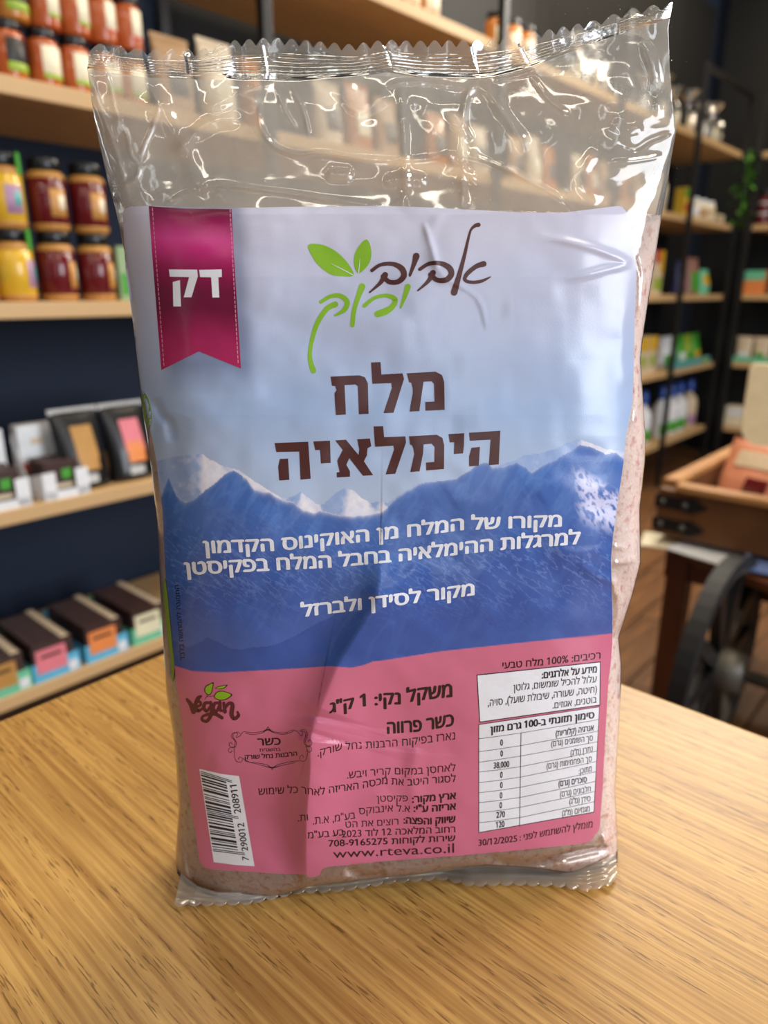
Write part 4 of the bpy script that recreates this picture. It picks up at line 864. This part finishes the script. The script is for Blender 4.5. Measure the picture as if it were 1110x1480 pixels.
# bottom shelf: chocolate bars in display boxes
ORD = ['first', 'second', 'third', 'fourth', 'fifth', 'sixth', 'seventh', 'eighth', 'ninth', 'tenth', 'last']
fronts = [('amber', gold, mint, .392), ('pink', pinkp, sky, .487), ('orange', orp, sky, .592), ('ivory', crp, mint, .694)]
bar0 = None
for nm, pm, base, s in fronts:
    t = thing('chocolate_display', 'open chocolate display box with %s front panel on the bottom shelf' % nm, 'display box', PA(s, .10, SH['bottom']), RA, 'chocolate displays on the bottom shelf'); w, d = .090, .19
    BX('box_floor', (0, 0, .001), (w, d, .002), base, t); BX('front_panel', (0, -d / 2, .020), (w, .002, .040), base, t, .0005); BX('picture_panel', (-.008, -d / 2 - .0014, .042), (.058, .0012, .048), pm, t); BX('picture_backing', (-.004, -d / 2 + .0002, .048), (.078, .0016, .05), brown, t, .0005)
    BX('name_print', (-.008, -d / 2 - .0024, .052), (.04, .0008, .006), brown, t); BX('corner_print', (.032, -d / 2 - .0012, .014), (.018, .001, .02), white, t)
    for x in (-w / 2, w / 2): BX('side_panel', (x, 0, .018), (.002, d, .036), base, t)
    BX('back_panel', (0, d / 2, .03), (w, .002, .06), base, t)
    for k in range(11):
        lb = 'brown chocolate bar, %s from the front in the box with %s front' % (ORD[k], nm); loc = PA(s - .0, .020 + k * .0158, SH['bottom'] + .003)
        if bar0 is None:
            bar0 = thing('chocolate_bar', lb, 'chocolate bar', loc, RA, 'bars behind the %s front' % nm)
            BX('wrapper', (0, 0, .036), (.078, .0125, .072), brown, bar0, .001); BX('paper_tab', (.026, 0, .0725), (.015, .011, .002), beige, bar0)
        else:
            c = copytree(bar0, loc, RA, lb); c['group'] = 'bars behind the %s front' % nm
# upper shelf continuing behind the clear film, then to the right
M_cello = film_mat('cellophane', .30, .10)
for k in range(22):
    s = .90 + k * .105
    if k % 4 == 3: continue
    col_, nm = [(kraft, 'kraft'), (beige, 'beige'), (amber, 'amber')][k % 3]
    place = ['behind bag top left', 'behind bag top middle', 'behind bag top right'][min(2, k // 8)]
    pouch('paper_pouch', '%s pouch on the upper shelf %s, %s of its run' % (nm, place, ['first', 'second', 'third', 'fourth', 'fifth', 'sixth', 'seventh', 'eighth'][k % 8]), 'pouch', PA(s, .07, SH['upper'] + .001), RA, .085, .14 + .015 * (k % 2), .05, col_, [('label', -.5, .5, .25, .6, cream if k % 2 else M_blk)], tilt=.05, group='pouches seen through the bag top')
for k, s in enumerate((1.60, 1.68, 2.00, 2.08, 2.16)):
    jar('small amber jar on the top shelf above the bag seam, %s from left' % ['first', 'second', 'third', 'fourth', 'fifth'][k], PA(s, .06, SH['top']), RA, .032, .10, amber, [(.2, .6, cream, 1, 0)], group='amber jars on the top shelf')
for k, s in enumerate((2.55, 2.68, 3.12, 3.30, 3.44, 3.62, 3.78, 3.93)):
    t = thing('cellophane_bag', 'gathered cellophane bag of nuts on the top shelf, %s from left' % ['first', 'second', 'third', 'fourth', 'fifth', 'sixth', 'seventh', 'eighth'][k], 'bag', PA(s, .09, SH['top']), RA, 'cellophane bags on the top shelf'); h = .17 + .02 * (k % 2)
    bm = bmesh.new(); lathe(bm, [(.045, 0), (.060, .01), (.064, .05), (.056, h * .5), (.02, h * .72), (.012, h * .76), (.03, h * .9), (.042, h)], 22, cap=False)
    for v in bm.verts:
        a = math.atan2(v.co.y, v.co.x); f = 1 + .14 * math.sin(7 * a + k) * (v.co.z / h) + .05 * math.sin(13 * a); v.co.x *= f; v.co.y *= f
    obj('wrap', bm, M_cello, t, False)
    bm = bmesh.new(); lathe(bm, [(.040, .002), (.055, .012), (.057, .05), (.04, h * .42), (.0, h * .46)], 16); obj('contents', bm, [cream, beige, white, cream][k % 4], t, True)
    bm = bmesh.new(); lathe(bm, [(.014, h * .745), (.017, h * .75), (.017, h * .77), (.014, h * .775)], 14); obj('tie', bm, [gold, c_('navy_ribbon', 40, 40, 110)][k % 2], t, True)
# upper shelf, right end
jar('large beige jar on the upper shelf right of the bag, leftmost', PA(3.30, .09, SH['upper']), RA, .065, .15, beige, [(.2, .7, cream, 1.2, 0)], lid=beige)
carton('tall_carton', 'yellow and green carton on upper shelf left of the white cups', 'box', PA(3.62, .07, SH['upper']), RA, .07, .05, .13, c_('yellow_card', 222, 190, 60), [('green_print', -.5, .5, .7, .95, green), ('red_print', -.4, .4, .2, .5, red)])
for k, s in enumerate((3.75, 3.86, 3.97)):
    jar('white lidded cup on the upper shelf, %s of three' % ['left', 'middle', 'right'][k], PA(s, .08, SH['upper']), RA, .045, .10, cream, [(.2, .6, kraft if k else white, 1.2, 0)], lid=white, name='lidded_cup', cat='cup', group='white cups on the upper shelf')
carton('low_carton', 'low cream carton lying before the white cups', 'box', PA(3.93, .015, SH['upper']), RA, .18, .03, .035, cream, [('print_panel', -.3, .3, .2, .8, kraft)])
# middle shelf, right end
carton('tall_carton', 'orange topped yellow carton on the middle shelf beside the bag', 'box', PA(3.33, .06, SH['middle']), RA, .10, .06, .19, beige, [('red_print', -.5, .1, .72, 1, red), ('yellow_print', .1, .5, .5, 1, yellow), ('lower_print', -.4, .4, .1, .4, lime)])
carton('tall_carton', 'yellow carton on middle shelf behind the black post', 'box', PA(3.44, .10, SH['middle']), RA, .08, .06, .15, yellow, [('name_print', -.4, .4, .3, .6, beige)])
pouch('pasta_pouch', 'navy and pink pouch on the middle shelf left of the green pouch', 'pouch', PA(3.66, .06, SH['middle']), RA, .11, .15, .06, c_('navy_print', 44, 48, 90), [('label', -.6, .2, .3, .8, pinkp)])
pouch('pasta_pouch', 'bright green pouch on the middle shelf', 'pouch', PA(3.82, .06, SH['middle']), RA, .15, .17, .07, c_('dusky_pouch', 150, 110, 96), [('label', -.7, .7, .1, .62, green)])
pouch('pasta_pouch', 'mint and yellow pouch at the right end of the middle shelf', 'pouch', PA(4.00, .06, SH['middle']), RA, .12, .12, .06, mint, [('label', -.7, .7, .4, .8, yellow)])
# lower shelf, right end
for k, s in enumerate((3.26, 3.37)):
    carton('snack_carton', 'yellow topped snack carton on the lower shelf beside the bag, %s' % ['nearer the bag', 'nearer the post'][k], 'box', PA(s, .06, SH['lower']), RA, .095, .06, .17, beige, [('top_print', -.5, .5, .62, 1, yellow), ('print_panel', -.3, .3, .2, .5, lime)], group='yellow snack cartons')
for k, (s, m1, m2) in enumerate(((3.62, white, green), (3.72, white, teal), (3.83, green, white), (3.94, lime, green), (4.05, green, yellow))):
    pouch('wipes_pouch', ['white pouch with green base', 'white pouch with teal label', 'green pouch with white label', 'lime pouch with green label', 'green pouch with yellow label'][k] + ' on the lower shelf beyond the post', 'pouch', PA(s, .08, SH['lower']), RA, .10, .15, .06, m1, [('label', -.7, .7, .1, .45, m2)], group='pouches beyond the post')
carton('shelf_tray', 'low teal tray along the front of the lower shelf', 'tray', PA(3.82, .012, SH['lower']), RA, .56, .022, .035, teal, [('price_tag', .3, .42, .1, .9, lime)])
# bottom shelf, right end: bottles
blue_cap = c_('blue_cap', 46, 84, 170, r=.25)
def bottle(lb, s, bodym, labm, capm, e=.07):
    t = thing('detergent_bottle', lb, 'bottle', PA(s, e, SH['bottom']), RA, 'bottles on the bottom shelf')
    bm = bmesh.new(); lathe(bm, [(.04, 0), (.046, .01), (.046, .13), (.038, .165), (.018, .185), (.017, .20)], 20); obj('body', bm, bodym, t, True)
    bm = bmesh.new(); lathe(bm, [(.022, .198), (.023, .20), (.021, .25), (.012, .262)], 16); obj('cap', bm, capm, t, True)
    bm = bmesh.new(); lathe(bm, [(.0464, .02), (.0470, .0205), (.0470, .075), (.0464, .0755)], 20, (0, 0, 0), -PI / 2 - 1.2, -PI / 2 + 1.2, cap=False); obj('label', bm, labm, t, True)
for k, s in enumerate((3.30, 3.42, 3.66, 3.78, 3.90)): bottle('white bottle with blue cap and green label, bottom shelf, %s from left' % ['first', 'second', 'third', 'fourth', 'fifth'][k], s, white, green, blue_cap)
bottle('beige bottle at the right end of the bottom shelf', 4.05, beige, lilac, blue_cap)
# back wall goods (local x from the corner)
for k, t_ in enumerate((-1.19, -1.12, -1.05)):
    jar('dark red jar on the back wall upper shelf, %s of three' % ['left', 'middle', 'right'][k], PB(t_, .06, SH['upper']), RB, .032, .17 if k == 0 else .13, maroon, [(.3, .34, white, 1.2, 0), (.6, .64, white, 1.2, 0)], group='dark red jars')
carton('crate_box', 'orange box with green lid on the back wall middle shelf', 'box', PB(-1.18, .06, SH['middle']), RB, .11, .08, .12, orp, [('lid_band', -.5, .5, .6, 1, mint)])
pouch('grain_pouch', 'green and white pouch on the back wall middle shelf', 'pouch', PB(-1.05, .06, SH['middle']), RB, .11, .13, .06, white, [('label', -.6, .6, .1, .6, green)])
for k, t_ in enumerate((-1.19, -1.10, -1.01)):
    pouch('grain_pouch', 'beige pouch on the back wall lower shelf, %s of three' % ['left', 'middle', 'right'][k], 'pouch', PB(t_, .07, SH['lower']), RB, .085, .13, .05, beige, [('label', -.5, .5, .1, .4, [white, green, kraft][k])], group='beige pouches on the back wall')
carton('long_tray', 'low mint tray edging the back wall lower shelf', 'tray', PB(-1.08, .012, SH['lower']), RB, .28, .02, .03, mint)
carton('wide_carton', 'white and cream carton on the back wall bottom shelf', 'box', PB(-1.14, .07, SH['bottom']), RB, .18, .08, .11, cream, [('print_panel', -.4, .4, .5, .9, white)])
# plants
M_leaf = mat('leaf_green', (96, 160, 52), .5, var=.3, scale=40)
def leafy(parent, pts, n, size):
    for k in range(n):
        p = Vector(pts[k % len(pts)]); a = rng.rand() * 6.28; e = rng.uniform(-.3, .6); bm = bmesh.new(); L0 = size * rng.uniform(.7, 1.2); V = []
        prof = [0, .5, .8, .9, .6, 0]
        for i, w_ in enumerate(prof):
            x = L0 * i / 5; z = -.3 * x * x / L0; V.append([bm.verts.new((x, -w_ * L0 * .22, z + .004 * w_)), bm.verts.new((x, 0, z)), bm.verts.new((x, w_ * L0 * .22, z + .004 * w_))])
        for A_, B_ in zip(V, V[1:]):
            for q in range(2): bm.faces.new((A_[q], A_[q + 1], B_[q + 1], B_[q]))
        bmesh.ops.remove_doubles(bm, verts=bm.verts[:], dist=1e-6)
        o = obj('leaf', bm, M_leaf, parent, True); o.location = p; o.rotation_euler = (0, -e, a)
pl = thing('potted_plant', 'small green potted plant on the back wall top shelf', 'plant', PB(-1.10, .10, SH['top']), RB)
bm = bmesh.new(); lathe(bm, [(.035, 0), (.045, .06), (.048, .062), (.044, .066), (.0, .06)], 18); obj('pot', bm, mat('dark_pot', (40, 40, 42)), pl, True)
leafy(pl, [(0, 0, .07), (.01, 0, .1), (-.01, .01, .085), (0, -.01, .12)], 26, .075)
vi = thing('trailing_vine', 'green vine trailing down at the corner from the top shelf', 'plant', PB(-1.275, -.02, SH['top']), RB)
bm = bmesh.new(); st = [(0, .04, .02), (0, 0, .01), (.005, -.015, -.06), (-.004, -.015, -.15), (.006, -.018, -.24), (0, -.015, -.33)]; tube(bm, st, .003, 6); obj('stem', bm, M_leaf, vi, True)
leafy(vi, [(0, -.015, -.02 - .031 * i) for i in range(11)], 60, .075)

# ------------------------------------------------------------------ market cart on the right
M_cart = mat('brown_stained_wood', (120, 76, 36), .5, rgb2=(84, 50, 24), scale=14, bump=.2); M_rim = mat('worn_grey_iron', (96, 92, 84), .45, .5)
M_cartl = mat('honey_wood_lip', (190, 138, 80), .5, rgb2=(160, 108, 58), scale=14)
CX = Vector((.545, 1.35, 0)); cart = thing('market_cart', 'brown wooden market cart with black iron corner straps and big wheel', 'cart', tuple(CX), RB)
BX('front_board', (.55, .012, .535), (1.10, .024, .095), M_cart, cart, .003); BX('side_board', (.012, .36, .535), (.024, .67, .095), M_cart, cart, .003); BX('back_board', (.55, .70, .535), (1.10, .024, .095), M_cart, cart, .003)
BX('rim_board', (.565, .006, .590), (1.06, .036, .014), M_cartl, cart, .003); BX('rim_board', (.012, .36, .590), (.032, .66, .014), M_cartl, cart, .003)
for k in range(7): BX('floor_board', (.094 + k * .155, .355, .495), (.150, .66, .014), M_cart, cart, .002)
for z in (.558, .512):
    t_ = .5; bm = bmesh.new(); pr = [(-.004, -.012), (.055, -.012), (.07, -.016), (.098, 0), (.07, .016), (.055, .012), (-.004, .012)]
    a = [bm.verts.new((x, -.0035, z + y)) for x, y in pr]; b = [bm.verts.new((x, 0, z + y)) for x, y in pr]; bm.faces.new(a); bm.faces.new(b[::-1])
    for i in range(7): bm.faces.new((a[i], a[(i + 1) % 7], b[(i + 1) % 7], b[i]))
    st_ = obj('corner_strap', bm, M_black, cart)
    for x in (.012, .055):
        bm = bmesh.new(); bmesh.ops.create_uvsphere(bm, u_segments=10, v_segments=6, radius=.006, matrix=Matrix.Translation((x, -.004, z))); obj('bolt', bm, M_rim, st_, True)
# oval lower deck
bm = bmesh.new(); prof = []
pts = [(.52 + .60 * math.copysign(abs(math.cos(a)) ** .75, math.cos(a)), .32 + .42 * math.copysign(abs(math.sin(a)) ** .75, math.sin(a))) for a in np.linspace(0, 2 * PI, 40)[:-1]]
a = [bm.verts.new((x, y, .452)) for x, y in pts]; b = [bm.verts.new((x, y, .468)) for x, y in pts]; bm.faces.new(a[::-1]); bm.faces.new(b)
for i in range(39): bm.faces.new((a[i], a[(i + 1) % 39], b[(i + 1) % 39], b[i]))
obj('lower_deck', bm, mat('dark_red_wood', (92, 48, 26), .45), cart)
BX('deck_apron', (.5, .10, .41), (1.0, .03, .085), mat('dark_red_wood', (0, 0, 0)), cart, .003)
for x, y in ((.03, .10), (1.0, .10), (.06, .60), (1.0, .60)): BX('leg', (x, y, .225), (.045, .045, .45), mat('dark_red_wood', (0, 0, 0)), cart, .003)
for x in (.05, .3, .6, .9): BX('crate_block', (x, .25, .478), (.04, .3, .022), M_cart, cart)
wh = Vector((.598, 1.13, .31)) ; rel = wh - CX; wx = rel.dot(NV); wy = rel.dot(AV)
def wheel(x, y, z, R):
    M = Matrix.Translation((x, y, z)) @ Matrix.Rotation(PI / 2, 4, 'Y')
    bm = bmesh.new(); lathe(bm, [(R * .90, -.014), (R, -.014), (R, .014), (R * .90, .014), (R * .90, -.014)], 48, cap=False); bmesh.ops.transform(bm, matrix=M, verts=bm.verts); w_ = obj('wheel', bm, mat('black_rubber', (20, 20, 22), .6), cart, False)
    bm = bmesh.new(); lathe(bm, [(R * .905, -.012), (R * .86, -.012), (R * .86, .012), (R * .905, .012)], 48, cap=False); bmesh.ops.transform(bm, matrix=M, verts=bm.verts); obj('wheel_rim', bm, M_rim, w_, False)
    bm = bmesh.new(); lathe(bm, [(.0, -.05), (.035, -.048), (.04, -.02), (.04, .02), (.035, .048), (0, .05)], 20); bmesh.ops.transform(bm, matrix=M, verts=bm.verts); obj('wheel_hub', bm, M_rim, w_, True)
    for k in range(10):
        a = 2 * PI * k / 10; bm = bmesh.new(); box(bm, (0, R * .46, 0), (.026, R * .84, .018)); bmesh.ops.transform(bm, matrix=M @ Matrix.Rotation(a, 4, 'Z'), verts=bm.verts); obj('spoke', bm, M_black, w_)
wheel(wx, wy, wh.z, .205)
bm = bmesh.new(); tube(bm, [(wx - .06, wy, wh.z), (wx + .9, wy, wh.z)], .012); obj('axle', bm, M_rim, cart, True)
BX('axle_beam', (wx + .45, wy + .0, .36), (.70, .04, .06), M_cart, cart, .003)
for x in (wx + .14, wx + .75): BX('axle_bracket', (x, wy, .30), (.03, .03, .10), M_black, cart); BX('carrying_arm', (x, (wy + .10) / 2, .41), (.04, abs(wy) + .16, .04), M_cart, cart, .003)
def CP(x, y, z): p = CX + NV * x + AV * y; return (p.x, p.y, z)
def lying(name, label, cat, x, y, z, w, h, d, m, patches, rx, rz, group=None):
    t = pouch(name, label, cat, CP(x, y, z), rz, w * 1.15, h * 1.25, d, m, patches, group=group); t.rotation_euler = (rx, 0, rz); return t
lying('snack_pouch', 'pale pink pouch propped at the back of the cart crate', 'pouch', .20, .44, .505, .14, .17, .05, c_('pale_pink_foil', 236, 176, 170), [('label', -.5, .5, .3, .7, pinkp)], -.35, RB)
lying('snack_pouch', 'peach coloured pouch leaning at the left of the cart crate', 'pouch', .12, .22, .505, .17, .12, .05, c_('peach_foil', 226, 150, 116), [('label', -.7, .7, .6, .85, beige), ('window', -.25, .25, .1, .45, maroon)], -.45, RB - .25)
lying('snack_pouch', 'yellow and green pouch at right in the cart crate', 'pouch', .32, .24, .505, .17, .15, .05, c_('pale_yellow_foil', 224, 206, 120), [('label', -.5, .6, .2, .6, lime)], -.5, RB + .2)
carton('cart_carton', 'small cream carton in the front of the cart crate', 'box', CP(.30, .12, .503), RB, .09, .06, .07, beige, [('print_panel', -.3, .3, .3, .7, green)])
for k, (x, y, rz_, m_) in enumerate(((.03, .0, .3, cream), (.10, -.02, -.2, white), (.22, -.03, .1, c_('blue_flyer', 110, 130, 180)))):
    t = thing('paper_flyer', ['cream', 'white', 'bluish'][k] + ' folded flyer lying on the lower deck of the cart', 'flyer', CP(x, y + .02, .4685 + .0035 * k), RB + rz_, 'flyers on the cart deck'); BX('sheet', (0, 0, .0012), (.11, .09, .0012), m_, t); BX('folded_sheet', (.004, 0, .0022), (.104, .088, .0008), m_, t)
sb = thing('sign_board', 'cream board with rounded corners on a stick at the right edge above the cart', 'board', CP(.135, .07, .503), RB + .35)
bm = bmesh.new(); W_, H_, R_ = .34, .15, .035; ol = []
for cx_, cz_, a0 in ((W_ - R_, H_ - R_ * .3, 0), (R_ * .3, H_ - R_ * .3, PI / 2), (R_, R_, PI), (W_ - R_, R_, 1.5 * PI)):
    r_ = R_ if cz_ < H_ / 2 else R_ * .3
    for q in range(6): ol.append((cx_ + r_ * math.cos(a0 + q / 5 * PI / 2), cz_ + r_ * math.sin(a0 + q / 5 * PI / 2)))
a = [bm.verts.new((x - .02, -.008, z + .175)) for x, z in ol]; b = [bm.verts.new((x - .02, .008, z + .175)) for x, z in ol]; bm.faces.new(a); bm.faces.new(b[::-1]); n_ = len(ol)
for i in range(n_): bm.faces.new((a[i], a[(i + 1) % n_], b[(i + 1) % n_], b[i]))
obj('board_panel', bm, c_('cream_board', 226, 204, 160), sb); BX('stick', (.16, .012, .11), (.018, .008, .22), M_cart, sb); BX('stick_foot', (.16, .012, .004), (.07, .05, .008), M_cart, sb)
